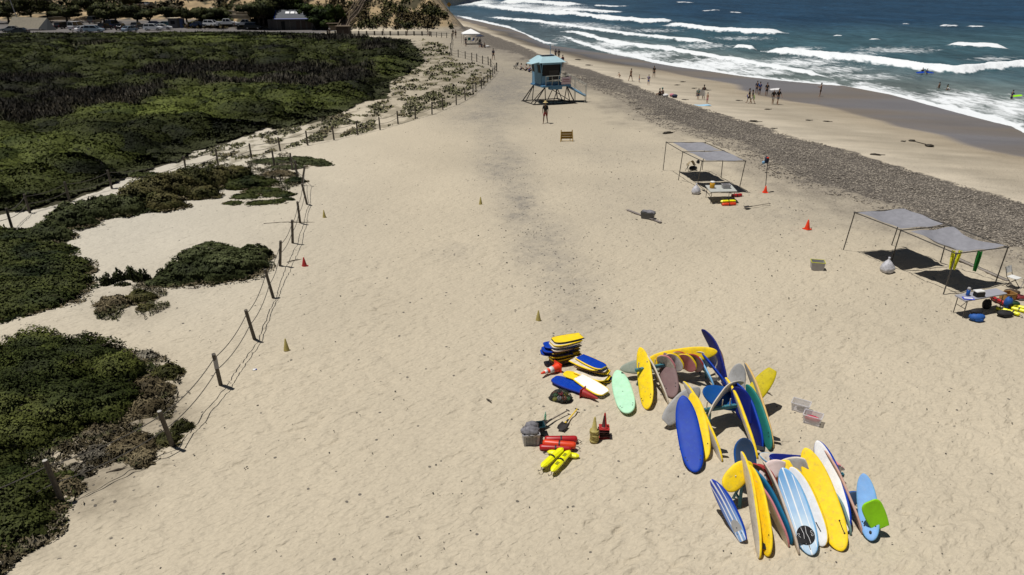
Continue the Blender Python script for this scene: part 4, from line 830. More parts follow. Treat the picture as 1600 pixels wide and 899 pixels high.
# railings and panel round the porch
def rail(pts, name='railing', h=1.0, mid=2, posts=4, m=RLG, par=None):
    mb = MB()
    for k in range(1, mid+1): mb.tube([Vector(p)+Vector((0,0,h*k/mid)) for p in pts], .028, 5)
    for a, b in zip(pts, pts[1:]):
        a = Vector(a); b = Vector(b)
        for i in range(posts): p = a.lerp(b, i/(posts-1)); mb.tube([p, p+Vector((0,0,h))], .028, 5)
    mb.build(name, m, par or tw)
rail([(-1.2,-1.5,f0),(1.85,-1.5,f0)], posts=5); rail([(1.85,-1.5,f0),(1.85,1.0,f0)], posts=5)
MB().rbox((1.25,-1.55,f0+.42), (1.15,.05,.72), .02).build('sign_panel', PNL, tw); MB().rbox((1.90,-.9,f0+.42), (.05,1.1,.72), .02).build('sign_panel', PNL, tw)
MB().rbox((1.25,-1.585,f0+.55), (.75,.012,.07), .003).build('faded_line', mat('faded_red', S(150,90,110), .6), tw); MB().rbox((1.25,-1.585,f0+.36), (.85,.012,.05), .003).build('faded_line', MATS['faded_red'], tw)
for i in range(7): MB().lathe([(.05,0),(.05,.18)], c=(-.35+i*.17,-1.47,f0+.42), n=8).build('rescue_can', RLG, tw)
# legs
yw = math.radians(-24)
def loc(dx, dy): return Vector((dx*math.cos(yw)-dy*math.sin(yw), dx*math.sin(yw)+dy*math.cos(yw), 0))
feet = [loc(-3.0,1.0), loc(-1.75,-1.75), loc(2.85,-.7), loc(1.1,2.7)]
under = [(-1.35,1.2,f0-.18),(-1.2,-1.3,f0-.18),(1.5,-1.3,f0-.18),(1.4,1.3,f0-.18)]
for i in range(4):
    f_ = feet[i]
    for j in (i, (i+1) % 4, (i+3) % 4):
        u = Vector(under[i]).lerp(Vector(under[j]), 0 if j == i else .22)
        if j != i: u2 = Vector(under[i]); MB().tube([u2, f_.lerp(feet[j], .28)], .05, 6).build('strut', STL, tw)
        else: MB().tube([u, f_], .065, 6).build('leg', STL, tw)
    MB().tube([f_+Vector((0,0,.06)), feet[(i+1) % 4]+Vector((0,0,.06))], .05, 5).build('base_beam', STL, tw); MB().lathe([(.16,0),(.16,.05)], c=f_, n=8).build('foot', STL, tw)
for a, b in (((-.8,-1.3,f0-.2), feet[2]), ((.4,-1.3,f0-.2), feet[1].lerp(feet[2], .45))): MB().tube([a, b], .045, 6).build('strut', STL, tw)
# ramp
ra, rb = loc(1.7,.9)+Vector((0,0,f0-.1)), loc(4.1,.35)+Vector((0,0,.75))
dv_ = (rb-ra); sd_ = Vector((-dv_.y, dv_.x, 0)).normalized()*.45
MB().add([ra-sd_, rb-sd_, rb+sd_, ra+sd_]+[p-Vector((0,0,.12)) for p in (ra-sd_, rb-sd_, rb+sd_, ra+sd_)], [(0,1,2,3),(7,6,5,4),(0,4,5,1),(1,5,6,2),(2,6,7,3),(3,7,4,0)]).build('ramp', TBL, tw)
for s in (-1, 1): rail([ra+sd_*s, rb+sd_*s], 'ramp_railing', 1.15, 1, 3)
MB().tube([ra-sd_+Vector((0,0,1.1)), rb-sd_], .03, 5).build('ramp_brace', RLG, tw)
for s in (-1, 1): MB().tube([rb+sd_*s, Vector((rb.x+sd_.x*s, rb.y+sd_.y*s, 0))], .035, 5).build('ramp_leg', RLG, tw); MB().tube([ra.lerp(rb,.5)+sd_*s, Vector(((ra.x+rb.x)/2+sd_.x*s, (ra.y+rb.y)/2+sd_.y*s, 0))], .035, 5).build('ramp_leg', RLG, tw)
for m_, (a, b) in enumerate([((-1.6,1.1),(4.2,.9))]): MB().tube([loc(*a)+Vector((0,0,.06)), loc(*b)+Vector((0,0,.06))], .06, 5).build('base_beam', STL, tw)
o = empty('folding_chair', G(806,108), math.radians(60), 'empty dark folding chair at the left end of the group by the tower', 'chair')
for s in (-.25, .25): MB().tube([(s,.3,0),(s,-.3,.95)], .03, 5).build('leg', POLE, o); MB().tube([(s,-.3,0),(s,.3,.45)], .03, 5).build('leg', POLE, o)
MB().rbox((0,0,.43), (.5,.5,.04), .01).build('seat', CL['grey'], o); MB().rbox((0,-.28,.72), (.5,.05,.42), .01, Matrix.Rotation(.25, 3, 'X')).build('backrest', CL['grey'], o)
# ------------------------------------------------------------------ pop-up canopy, umbrella, far chairs
c = G(736,69); o = empty('popup_canopy', c, .2, 'white pop-up canopy with a peaked roof far up the beach', 'canopy'); h = 1.75
mb = MB(); mb.add([(-h,-h,2.1),(h,-h,2.1),(h,h,2.1),(-h,h,2.1),(0,0,3.0)]+[(-h,-h,1.9),(h,-h,1.9),(h,h,1.9),(-h,h,1.9)], [(0,1,4),(1,2,4),(2,3,4),(3,0,4)]+[(5+i,5+(i+1)%4,(i+1)%4,i) for i in range(4)]); mb.build('roof', mat('canopy_white', (.85,.85,.85), .7, .04), o)
for x in (-h, h):
    for y in (-h, h): MB().tube([(x,y,0),(x,y,2.05)], .03, 5).build('pole', CHM, o)
c = G(750,71); o = empty('beach_umbrella', c, 0, 'small dark beach umbrella right of the white pop-up canopy', 'umbrella'); MB().tube([(0,0,0),(0,0,2.0)], .03, 6).build('pole', POLE, o); MB().lathe([(.95,1.72),(.7,1.86),(.35,1.98),(.03,2.03)], n=12).build('canopy', CL['navy'], o, True)
for i, (x, y, l, m) in enumerate([(733,66,'green and blue tarp wall leaning under the white pop-up canopy',CL['teal']),(738.5,66.5,'blue folding chair under the white pop-up canopy',CL['blue']),(744.5,66.5,'black folding chair between the white canopy and the umbrella',CL['black']),(748.5,70,'black low beach chair under the small umbrella',CL['black'])]):
    o = empty('beach_chair', G(x, y), math.radians(20+40*i), l, 'chair', 'beach chairs far up the beach')
    for s in (-.3, .3): MB().tube([(s,.3,0),(s,-.3,.9)], .03, 5).build('leg', POLE, o)
    MB().rbox((0,0,.38), (.6,.5,.06), .02).build('seat', m, o); MB().rbox((0,-.3,.72), (.6,.06,.55), .02, Matrix.Rotation(.3, 3, 'X')).build('backrest', m, o)
o = empty('white_towel', G(761,74), .3, 'white towel heaped beside the people under the small umbrella', 'towel'); crumple('cloth', (0,0,.15), (.55,.3,.16), CL['white'], o, 6)
# ------------------------------------------------------------------ rope fences
PST = mat('post_wood', (.085,.072,.058), .85, .35, 9, bump=.01, wear=(.20,.18,.15), wearamt=.6); ROPE = mat('rope', (.075,.068,.058), .9, .3, 10)
def fence(label, pts, tops=None, h=1.15, r=.06, n2=2, rr=.013):
    P_ = [G(x, y) for x, y in pts]; c0 = P_[0]; o = empty('rope_fence', c0, 0, label, 'fence', 'wooden post and rope fences round the dunes'); T_ = []
    for i, p in enumerate(P_):
        if tops and i < len(tops) and tops[i]: q = solve(p, tops[i], 1.32, True); q = PZ(*tops[i], 1.27); d = q-p; d.x = max(-.45, min(.45, d.x)); d.y = max(-.35, min(.35, d.y)); q = p+d
        else: q = p+Vector((random.uniform(-.05,.05), random.uniform(-.05,.05), h*random.uniform(.92,1.05)))
        T_.append(q); MB().tube([p-c0-Vector((0,0,.1)), q-c0], [r*1.08, r], 8).build('post', PST, o)
        if i < 3 and tops: MB().lathe([(r*.98,0),(r*.9,.012)], c=q-c0, n=8).build('post_top', mat('weathered_end', (.42,.40,.36), .8, .2), o)
    for k, fr in enumerate((.88, .5)[:n2]):
        mb = MB()
        for i in range(len(P_)-1):
            a = P_[i].lerp(T_[i], fr)-c0; b = P_[i+1].lerp(T_[i+1], fr)-c0; dl = (b-a).length; sg = min(.28, .05*dl)
            mb.tube([a.lerp(b, t/10)-Vector((0,0,sg*4*(t/10)*(1-t/10))) for t in range(11)], rr, 5, cap=False)
        mb.build('rope', ROPE, o)
    return o, P_, T_
fo, fp, ft = fence('long rope fence running from the lower left corner up to the mat of dune plants', [(-115,872),(100,789),(270,696),(345,601),(398,529),(428,467),(437,415),(457,380),(469,349),(480,319),(471,289),(465,278),(457,266),(429,260)],
  [(-150,800),(70,720),(249,643),(330,558),(382,487),(414,421),(433,383),(451,350),(461,319),(470,289),(466,270),None,None,None], rr=.014)
q = fp[3].lerp(ft[3], .72)-fo.location; MB().rbox(q+Vector((.045,-.08,.05)), (.13,.02,.42), .004, .3).build('notice_plate', GPL, fo)
fence('rope fence crossing the dunes from the left edge to the bend by the tower', [(-70,372),(19,357),(47,333),(109,315),(175,295),(291,270),(341,258),(393,247),(438,236),(481,227),(522,219),(559,211),(594,203),(622,194),(649,186),(675,179),(692,172),(713,164),(727,157),(739,149),(744,144),(752,139),(756,134),(762,129),(766,125),(770,121),(773,116),(776,112)], h=1.12, r=.062, rr=.016)
fence('rope fence running from the bend by the tower back to the foot of the bluff', [(776,112),(767,105),(763,102),(754,100),(745,97),(737,95),(727,92),(716,90),(705,87),(704,78),(706,70),(707,62)], h=1.25, r=.07, rr=.02)
fence('low rope fence along the boardwalk below the bluff', [(706,60),(698,59.5),(690,59),(682,58.5),(674,58)], h=1.15, r=.08, n2=2, rr=.03)
# boardwalk edge with bollards
o = empty('boardwalk_barrier', G(590,55), 0, 'low dark timber barrier with short posts along the boardwalk at the foot of the bluff', 'barrier'); bz = G(590,55)
mb = MB(); A = G(512,55); B = G(672,56)
for i in range(14):
    p = A.lerp(B, i/13)-bz; MB().rbox(p+Vector((0,0,.5)), (.35,.3,1.0), .04).build('post', PST, o)
MB().rbox((A+B)/2-bz+Vector((0,0,.28)), ((B-A).length,.16,.14), .02, math.atan2((B-A).y, (B-A).x)).build('rail', PST, o)
# ------------------------------------------------------------------ wooden stairs on the bluff
STW = mat('stair_wood', (.19,.145,.10), .8, .25, 3); STD = mat('stair_dark', (.07,.05,.04), .85, .2, 3)
prev = None; sp_ = [(534,50,.2),(540,40,.6),(553,27,.8),(563,10,.9),(577,-6,1.2)]
pts = [G(x, y)+Vector((0,0,l)) for x, y, l in sp_]; o = empty('beach_stairway', G(536,50), 0, 'long wooden stairway climbing the bluff from the boardwalk', 'stairway'); o_ = o.location.copy()
for a, b in zip(pts, pts[1:]):
    d = (b-a); sdv = Vector((d.y, -d.x, 0)).normalized()*1.1
    n_ = max(3, int(d.length/.6)); mb = MB()
    for i in range(n_):
        p = a.lerp(b, (i+.5)/n_)-o_; mb.box(p, (2.2, .5, .10), math.atan2(sdv.y, sdv.x))
    mb.build('tread_flight', STD, o)
    for s in (-1, 1):
        MB().tube([a+sdv*s-o_, b+sdv*s-o_], .16, 4).build('stringer', STW, o); mb = MB(); mb.tube([a+sdv*s-o_+Vector((0,0,1.1)), b+sdv*s-o_+Vector((0,0,1.1))], .09, 4)
        for i in range(3): p = a.lerp(b, i/2)+sdv*s-o_; mb.tube([p-Vector((0,0,.8)), p+Vector((0,0,1.1))], .05, 4)
        mb.build('handrail', STW, o)
o2 = empty('stair_entrance', G(537,54), 0, 'dark timber shelter wall at the bottom of the wooden stairway', 'shelter')
MB().rbox((0,0,.9), (3.0,2.2,1.8), .05).build('wall', STD, o2); MB().rbox((0,0,1.9), (3.6,2.8,.18), .04).build('roof', STW, o2)
o2 = empty('information_kiosk', G(521,52), 0, 'small roofed information kiosk left of the stair entrance', 'kiosk')
for s in (-1.1, 1.1): MB().rbox((s,0,1.1), (.2,.2,2.2), .02).build('post', STD, o2)
MB().rbox((0,0,1.3), (2.0,.12,1.1), .02).build('panel', STW, o2); MB().rbox((0,0,2.3), (3.0,1.4,.18), .03).build('roof', STW, o2)
o2 = empty('warning_sign', G(702,19), 0, 'yellow diamond warning sign on a post at the edge of the bluff', 'sign'); MB().tube([(0,0,-.5),(0,0,1.6)], .06, 5).build('post', STD, o2); MB().rbox((0,-.06,2.0), (1.0,.06,1.0), .02, Matrix.Rotation(math.pi/4, 3, 'Y')).build('plate', mat('sign_amber', (.35,.20,.03), .6), o2)
# ------------------------------------------------------------------ restroom building
BWL = mat('building_wall', (.09,.082,.075), .85, .15, 1.5); BRF = mat('building_roof', (.055,.062,.075), .7, .12, 2); BTR = mat('blue_trim', S(20,60,150), .5)
c = G(459,47); c = Vector((c.x, c.y+3, 0)); o = empty('restroom_building', c, math.radians(8), 'dark restroom building with blue roof trim and bright skylights behind the marsh', 'building'); w_, d_ = 11.2, 6.5
MB().box((0,0,1.5), (w_,d_,3.0)).build('wall', BWL, o)
rr_ = .9; rf = MB(); X0, X1, Y0, Y1 = -w_/2-rr_, w_/2+rr_, -d_/2-rr_, d_/2+rr_
rf.add([(X0+1.5,Y0,2.9),(X1,Y0,2.9),(X1,Y1,2.9),(X0+1.5,Y1,2.9),(X0+1.5,0,5.0),(X1-3.2,0,5.0)]+[(X0+1.5,Y0,2.78),(X1,Y0,2.78),(X1,Y1,2.78),(X0+1.5,Y1,2.78)], [(0,1,5,4),(2,3,4,5),(1,2,5),(3,0,4),(6,7,1,0),(7,8,2,1),(8,9,3,2),(9,6,0,3),(9,8,7,6)]); rf_ = rf.build('roof', BRF, o)
MB().box((-w_/2-.3,0,1.35), (2.4,4.8,2.7)).build('porch_wall', BWL, o)
for a, b in (((X0+1.5,Y0-.02,2.85),(X0+1.5,0,5.02)),((X0+1.5,0,5.02),(X0+1.5,Y1,2.85)),((X0+1.5,Y0-.02,2.85),(X1,Y0-.02,2.85))): MB().tube([a, b], .11, 4).build('trim', BTR, o)
for i in range(4):
    x = -1.2+i*1.35; n_ = Vector((0,-2.1,-(Y0))).normalized()
    MB().rbox((x-.6,-1.45,4.34), (1.05,1.1,.12), .03, Matrix.Rotation(math.atan2(2.1, -Y0), 3, 'X')).build('skylight', PWH, o)
for i, x in enumerate((-3.0,.9,2.4,3.8)):
    MB().rbox((x,-d_/2-.03,1.15), (.95,.10,2.1), .02).build('door' if i else 'window', STD if i else TGL, o)
for x in (-4.6,-1.2,1.65,4.7): MB().rbox((x,-d_/2-.06,1.45), (.22,.2,2.85), .02).build('pilaster', mat('building_post', (.14,.13,.12), .8), o)
# pavilion and kiosks in the car park
c = G(48,47); o = empty('canvas_shelter', c, math.radians(-6), 'tan roofed shelter among the parked cars at the far left', 'shelter'); CAN = mat('canvas_tan', (.20,.175,.13), .8, .15, 2)
mb = MB(); mb.add([(-5,-2.4,.5),(4.2,-2.4,.5),(5.6,0,3.1),(-4.4,0,3.3),(-4.2,2.4,.6),(4.6,2.4,.6)], [(0,1,2,3),(3,2,5,4)]); mb.build('roof', CAN, o); mb = MB(); mb.add([(4.2,-2.4,.5),(5.6,0,3.1),(7.6,0,.0),(6.0,-1.6,0)], [(0,3,1),(3,2,1)]); mb.build('side_flap', mat('canvas_dark', (.04,.045,.05), .8), o)
for x in (-4.6, 4.4):
    for y in (-2.2, 2.2): MB().tube([(x,y,0),(x,y,.7)], .08, 5).build('post', POLE, o)
c = G(274,44); o = empty('ticket_kiosk', c, 0, 'grey box kiosk with a pale roof edge in the car park', 'kiosk'); MB().box((0,0,1.25), (2.5,2.2,2.5)).build('wall', mat('kiosk_grey', (.10,.10,.11), .7), o); MB().rbox((0,0,2.62), (3.1,2.8,.2), .03).build('roof', mat('kiosk_edge', (.55,.48,.36), .7), o); MB().rbox((0,-1.12,1.5), (1.2,.06,.9), .02).build('window', TGL, o)
c = G(286,44); o = empty('phone_booth', c, 0, 'narrow dark blue booth right of the grey kiosk', 'booth'); MB().box((0,0,1.2), (1.0,1.0,2.4)).build('wall', mat('booth_blue', (.02,.04,.12), .6), o); MB().rbox((0,0,2.46), (1.2,1.2,.12), .02).build('roof', STD, o)
# ------------------------------------------------------------------ cars
CG = mat('car_glass', (.01,.012,.015), .08, .05, 3); TYR = mat('car_tyre', (.015,.015,.015), .8); RIM = mat('car_rim', (.4,.4,.42), .3, metal=.8); HLT = mat('headlight_glass', (.7,.72,.75), .1); TLT = mat('tail_light', (.35,.01,.01), .3)
PAINT = {n: mat('paint_'+n, c, .25, .04, 2, metal=mt) for n, c, mt in (('white', (.72,.73,.75), 0), ('silver', (.38,.40,.43), .5), ('black', (.012,.012,.015), 0), ('dark_blue', (.015,.03,.08), 0), ('grey', (.11,.115,.12), .4), ('pale_blue', (.35,.45,.55), .3), ('teal', (.03,.10,.12), 0))}
PROF = {'suv': ([(-2.3,.35),(-2.35,.8),(-2.25,1.05),(-2.1,1.12),(1.1,1.1),(2.15,.95),(2.3,.7),(2.3,.35)], [(-2.15,1.1),(-1.95,1.68),(.45,1.70),(1.15,1.1)]),
 'sedan': ([(-2.3,.3),(-2.35,.75),(-2.25,.95),(-1.6,1.0),(1.0,.95),(2.1,.8),(2.3,.6),(2.3,.3)], [(-1.75,.98),(-1.1,1.42),(.25,1.44),(1.1,.95)]),
 'pickup': ([(-2.7,.45),(-2.72,1.05),(-2.7,1.12),(-1.0,1.14),(1.2,1.12),(2.5,1.02),(2.65,.8),(2.65,.45)], [(-.95,1.12),(-.8,1.78),(.6,1.80),(1.3,1.12)]),
 'van': ([(-2.6,.35),(-2.65,1.0),(-2.6,1.2),(1.7,1.2),(2.4,.95),(2.55,.7),(2.55,.35)], [(-2.58,1.19),(-2.5,2.15),(1.0,2.15),(1.85,1.19)])}
def make_car(kind):
    lo, up_ = PROF[kind]; r = empty('parked_car', (0,0,0)); w = .9
    def ext(pr, w0, w1, zt):
        n = len(pr); vs = []; zm = max(z for x, z in pr); zl = min(z for x, z in pr)
        for s in (-1, 1): vs += [(x, s*(w0+(w1-w0)*(z-zl)/(zm-zl)), z) for x, z in pr]
        return vs, [tuple(range(n)), tuple(range(2*n-1, n-1, -1))]+[(i, (i+1) % n, n+(i+1) % n, n+i) for i in range(n)]
    bm = MB(); bm.add(*ext(lo, w, w*.96, 0)); b_ = bm.build('body', PAINT['white'], r)
    bm = MB(); bm.add(*ext(up_, w*.93, w*.74, 0)); g_ = bm.build('window_glass', CG, r)
    x0, x1 = up_[1][0], up_[2][0]; z1 = up_[1][1]; bm = MB(); bm.rbox(((x0+x1)/2,0,z1+.01), (x1-x0+.06,w*1.5,.06), .02)
    for x, t in ((up_[0], up_[1]), (up_[3], up_[2])):
        for s in (-1, 1): bm.tube([(x[0], s*w*.92, x[1]), (t[0], s*w*.745, t[1])], .05, 5)
    for s in (-1, 1): bm.tube([((x0+x1)/2, s*w*.925, up_[0][1]), ((x0+x1)/2, s*w*.755, z1)], .045, 5)
    bm.build('roof', PAINT['white'], r)
    L_ = lo[-1][0]-.85
    for sx in (-1, 1):
        for sy in (-1, 1):
            wh = MB().tube([(sx*L_, sy*.72, .35), (sx*L_, sy*.93, .35)], .35, 14).build('wheel', TYR, r); MB().tube([(sx*L_, sy*.90, .35), (sx*L_, sy*.945, .35)], .21, 10).build('rim', RIM, wh)
    for s in (-1, 1): MB().rbox((lo[-2][0]-.03, s*.65, lo[-2][1]-.02), (.10,.34,.15), .02).build('headlight', HLT, r); MB().rbox((lo[1][0]+.05, s*.72, .82), (.10,.22,.22), .02).build('tail_light', TLT, r)
    return r
def kids(o): return [c for c in COL.objects if c.parent == o]
def copy_tree(o, parent=None):
    c = o.copy(); COL.objects.link(c); c.parent = parent
    for ch in kids(o): copy_tree(ch, c)
    return c
protos = {}
CARS = [(18,50,'sedan','silver',200,'silver sedan left of the tan roofed shelter, sun glinting on its bonnet'),(30,53,'sedan','grey',190,'grey sedan at the far left end of the car park, lower row'),(99,45,'suv','black',80,'black square-backed car standing alone on the open asphalt'),(121,47,'van','white',85,'white van-like car seen from behind, left of the white sedan pair'),(133,50,'sedan','white',60,'white sedan with a blue glint, nearest the marsh'),(148,51,'suv','pale_blue',5,'long pale wagon parked side-on beside the white sedan'),(165,47,'suv','black',90,'black car with red tail lights glowing'),(178,44,'van','dark_blue',90,'dark van behind the black car with red lights'),(190,47,'suv','black',100,'tall black car under the spreading dark tree'),(203,50,'sedan','pale_blue',80,'small pale blue car nose-on, right of the tall black car'),(215,45,'suv','grey',95,'grey car with a bright glint on its side'),(240,48,'suv','white',4,'long white wagon side-on in the front row'),(255,46.5,'sedan','white',10,'white sedan behind the long white wagon'),(243,41.5,'sedan','dark_blue',5,'dark blue sedan under the trees'),(261,42,'sedan','teal',5,'dark teal car left of the grey kiosk'),(332,42,'suv','white',-12,'white car left of the white pickup, windows dark'),(355,40.5,'pickup','white',10,'white pickup parked with its bed toward the road'),(384,41.5,'pickup','white',195,'white pickup at the right end of the car park'),(397,46,'suv','black',-5,'long black car in front of the right-hand pickup'),(312,43,'sedan','dark_blue',-5,'dark sedan between the kiosk and the white cars'),(149,37,'van','grey',90,'grey van with a white roof deep in the car park')]
for x, y, k, cl, yw_, lb in CARS:
    if k not in protos: protos[k] = make_car(k); r = protos[k]
    else: r = copy_tree(protos[k])
    r.location = G(x, y); r.rotation_euler = (0, 0, math.radians(yw_)); tag(r, lb, 'car', 'cars in the parking lot behind the marsh')
    for ch in kids(r):
        if ch.name.split('.')[0] in ('body', 'roof'): ch.material_slots[0].link = 'OBJECT'; ch.material_slots[0].material = PAINT[cl]
for i, (x, y) in enumerate([(208,10.5),(215,10),(222,10),(229,10.2),(236,10.6)]):
    r = copy_tree(protos['sedan']); p = G(x, y); r.location = p+Vector((0,0,.1)); r.rotation_euler = (0, 0, math.radians(75)); tag(r, ['leftmost','second','third','fourth','rightmost'][i]+' white car of the short row on the upper road', 'car', 'white cars on the upper road')
# guard rails of the upper road
def wallstrip(name, label, cat, pts, h, t, m):
    P_ = [G(x, y) for x, y in pts]; o = empty(name, P_[0], 0, label, cat); mb = MB()
    for a, b in zip(P_, P_[1:]):
        d = b-a; mb.box((a+b)/2-P_[0]+Vector((0,0,h/2)), (d.length+.05, t, h), math.atan2(d.y, d.x))
    mb.build('wall', m, o); mb = MB()
    for a, b in zip(P_, P_[1:]):
        d = b-a; mb.box((a+b)/2-P_[0]+Vector((0,0,h+.06)), (d.length+.05, t*1.3, .12), math.atan2(d.y, d.x))
    mb.build('cap', m, o)
TANW = mat('road_wall', (.30,.255,.19), .85, .2, 1)
wallstrip('road_wall','long low tan wall along the upper road at the right','wall',[(306,17),(330,19),(352,22),(370,24),(389,26)],.9,.5,TANW)
wallstrip('road_wall','short low tan wall below the row of white cars','wall',[(205,13),(225,13.2),(250,14)],.7,.4,TANW)
wallstrip('road_wall','tan retaining wall at the back of the car park','wall',[(60,33),(85,31),(110,31)],.8,.5,TANW)
wallstrip('road_wall','tan retaining wall left of the restroom building','wall',[(330,27),(360,29),(392,31)],1.0,.5,TANW)
o = empty('light_pole', G(31,40), 0, 'tall thin grey pole behind the tan shelter', 'pole'); MB().tube([(0,0,0),(-1.2,0,9)], [.16,.09], 6).build('pole', GPL, o); MB().rbox((-1.0,0,9), (1.2,.2,.12), .03).build('lamp_head', GPL, o)
# ------------------------------------------------------------------ regions traced on the ground
MARSH = [(-400,53),(130,52.5),(300,50.5),(450,51),(560,57),(640,63),(655,80),(665,97),(640,115),(612,128),(608,143),(612,153),(560,163),(540,175),(483,193),(432,203),(417,200),(373,217),(329,232),(302,237),(280,256),(259,257),(212,274),(168,293),(131,307),(103,317),(56,329),(0,335),(-400,420)]
MATD = [(-300,352),(0,356),(47,361),(78,376),(106,379),(109,394),(106,407),(138,410),(134,419),(134,438),(118,457),(62,485),(19,499),(-10,505),(-300,600)]
DUNEV = [(660,62),(700,70),(706,92),(745,101),(770,112),(766,125),(739,149),(675,179),(559,211),(481,225),(393,247),(330,262),(270,262),(302,240),(373,219),(432,205),(540,177),(612,155),(612,130),(668,100),(655,80)]
LIGHTM = [(560,57),(640,60),(665,75),(668,98),(610,92),(575,82)]
# ------------------------------------------------------------------ ground sheet
ys = [2.5]
while ys[-1] < 760:
    y = ys[-1]; st = (y*CT+H*ST)**2/(F/CT*H)*.95
    if 188 < y < 330: st = min(st, .55)
    if y >= 330: st = min(st, 6)
    ys.append(y+st)
ys = np.array(ys); aa = np.linspace(-1.15, 1.25, 1050)
X = aa[None, :]*(ys[:, None]+5); Y = np.repeat(ys[:, None], len(aa), 1)
X = X.ravel(); Y = Y.ravel(); Z = hgt(X, Y)
rel = .05*(fbm(X*.35, Y*.35, 3)-.5)+.035*(fbm(X*1.3+9, Y*1.3, 2)-.5)
rel = rel*sst(130, 60, Y)
u_ = X*.88+Y*.48; v_ = -X*.48+Y*.88; wu = fbm(X*1.1+70, Y*1.1, 2)*1.6
ripple = .40*vn(u_*2.2+wu, v_*3.8+30+wu)+.45*vn(u_*3.6+90+wu, v_*6.6+wu)+.30*vn(u_*1.2+9, v_*1.7+5)
rel = rel+.13*(ripple-.575)*sst(85, 30, Y)*(.6+.8*vn(X*.4+31, Y*.4))
px, py = pix(X, Y, Z)
jx = px+10*(fbm(X*.8, Y*.8, 4)-.5)*np.clip(500/np.maximum(py, 60), .6, 4)
jy = py+6*(fbm(X*.8+40, Y*.8+9, 4)-.5)*np.clip(py/300, .3, 2)
c1, c2, c3, c4 = [kx(K, Y) for K in (K1, K2, K3, K4)]
n1 = fbm(X*.25, Y*.25, 4); n2 = fbm(X*1.1+3, Y*1.1+8, 4); n3 = fbm(X*.06+5, Y*.06, 3)
flat = (Y < 235) & (X < c1+1)
def C(*c): return np.array(c, float)
sandA = C(.490, .427, .322); sandW = C(.53, .49, .41)
wl = sst(700, 150, px)*sst(620, 300, py)
col = sandA[None]*(1-wl[:, None])+sandW[None]*wl[:, None]
col = col*(.86+.28*n3[:, None])*(.93+.14*n1[:, None])
# cooler, greyer sand toward the tower, warmer to the right
gy = sst(260, 90, py)*sst(560, 720, px)*(X < c1)
col = col*(1-.28*gy[:, None])
# gravel-strewn patches
def blobm(x0, y0, rx, ry): return np.exp(-(((jx-x0)/rx)**2+((jy-y0)/ry)**2))
gr = np.zeros_like(X)
for b in [(775,238,34,16,.55),(790,262,42,34,.8),(812,320,34,40,.8),(850,385,50,45,.7),(880,445,60,35,.5),(790,140,60,42,.85),(760,178,60,24,.7),(745,80,55,25,.6),(800,112,50,20,.35),(705,395,40,14,.25),(960,240,100,30,.25),(1000,310,150,60,.2),(1230,330,110,40,.3),(1330,330,70,25,.35)]:
    gr = np.maximum(gr, b[4]*blobm(*b[:4]))
sl_ = [(735,88),(800,130),(765,195),(785,250),(812,320),(850,385),(880,440),(905,490)]; dl_ = np.full_like(X, 999.)
for A_, B_ in zip(sl_, sl_[1:]):
    ax, ay = B_[0]-A_[0], B_[1]-A_[1]; t_ = np.clip(((jx-A_[0])*ax+(jy-A_[1])*ay)/(ax*ax+ay*ay), 0, 1); dl_ = np.minimum(dl_, np.hypot(jx-A_[0]-t_*ax, (jy-A_[1]-t_*ay)*1.2))
gr = np.maximum(gr*.8, .40*np.exp(-(dl_/np.interp(py, [80, 200, 450], [45, 30, 48]))**2))
gr = np.clip(gr*(.1+1.7*np.clip(.6*n2+.4*fbm(X*.5+77, Y*.3, 3), 0, 1)), 0, 1)*(X < c1+1); n4 = fbm(X*4.5, Y*4.5, 2)
gcol = C(.20, .185, .165)
grf = np.clip(gr*.92*(.45+1.1*n4), 0, 1)
col = col*(1-grf[:, None])+gcol*grf[:, None]
# cobble band
e1 = c1+(n2-.5)*4.5+(n1-.5)*4; e2 = c2+(n2-.5)*2.5+(n1-.5)*1.5
cob = sst(-1.6, 1.4, X-e1)*sst(.3, -.3, X-e2)*(Y < 250)
cob = np.maximum(cob, sst(-6.0, 0, X-e1)*sst(.4, -.4, X-e2)*.45*(Y < 250))
far = sst(95, 130, Y)
ccol = C(.235, .203, .168)[None]*(1+.35*(n2[:, None]-.5))*(1+.35*far[:, None])
col = col*(1-cob[:, None])+ccol*cob[:, None]
# lower beach
lb = sst(-.5, .8, X-e2)
lbc = (C(.50, .44, .345)[None]*(1-sst(0, 8, X-c2)[:, None])+C(.39, .338, .258)[None]*sst(0, 8, X-c2)[:, None])*(.72+.5*fbm(X*.25, Y*.7, 4)[:, None])
col = col*(1-lb[:, None])+lbc*lb[:, None]
w1 = c3+(fbm(X*.02, Y*.09, 3)-.5)*5
wet = sst(-1.2, 1.0, X-w1)
wmix = sst(.35, .65, fbm(X*.03+9, Y*.12, 3))[:, None]; wcol = (C(.205, .168, .135)[None]*(1-wmix)+C(.185, .170, .172)[None]*wmix)*(.85+.3*fbm(X*.12, Y*.35+7, 4)[:, None])
col = col*(1-wet[:, None])+wcol*wet[:, None]
damp = sst(-9, 0, X-w1)*(1-wet)*.35
col = col*(1-damp[:, None])+C(.24, .18, .11)*damp[:, None]
strip = (np.exp(-((X-w1+1)/3.2)**2)*sst(118, 145, Y)*sst(290, 220, Y)*.75)[:, None]; col = col*(1-strip)+C(.055, .046, .040)*strip
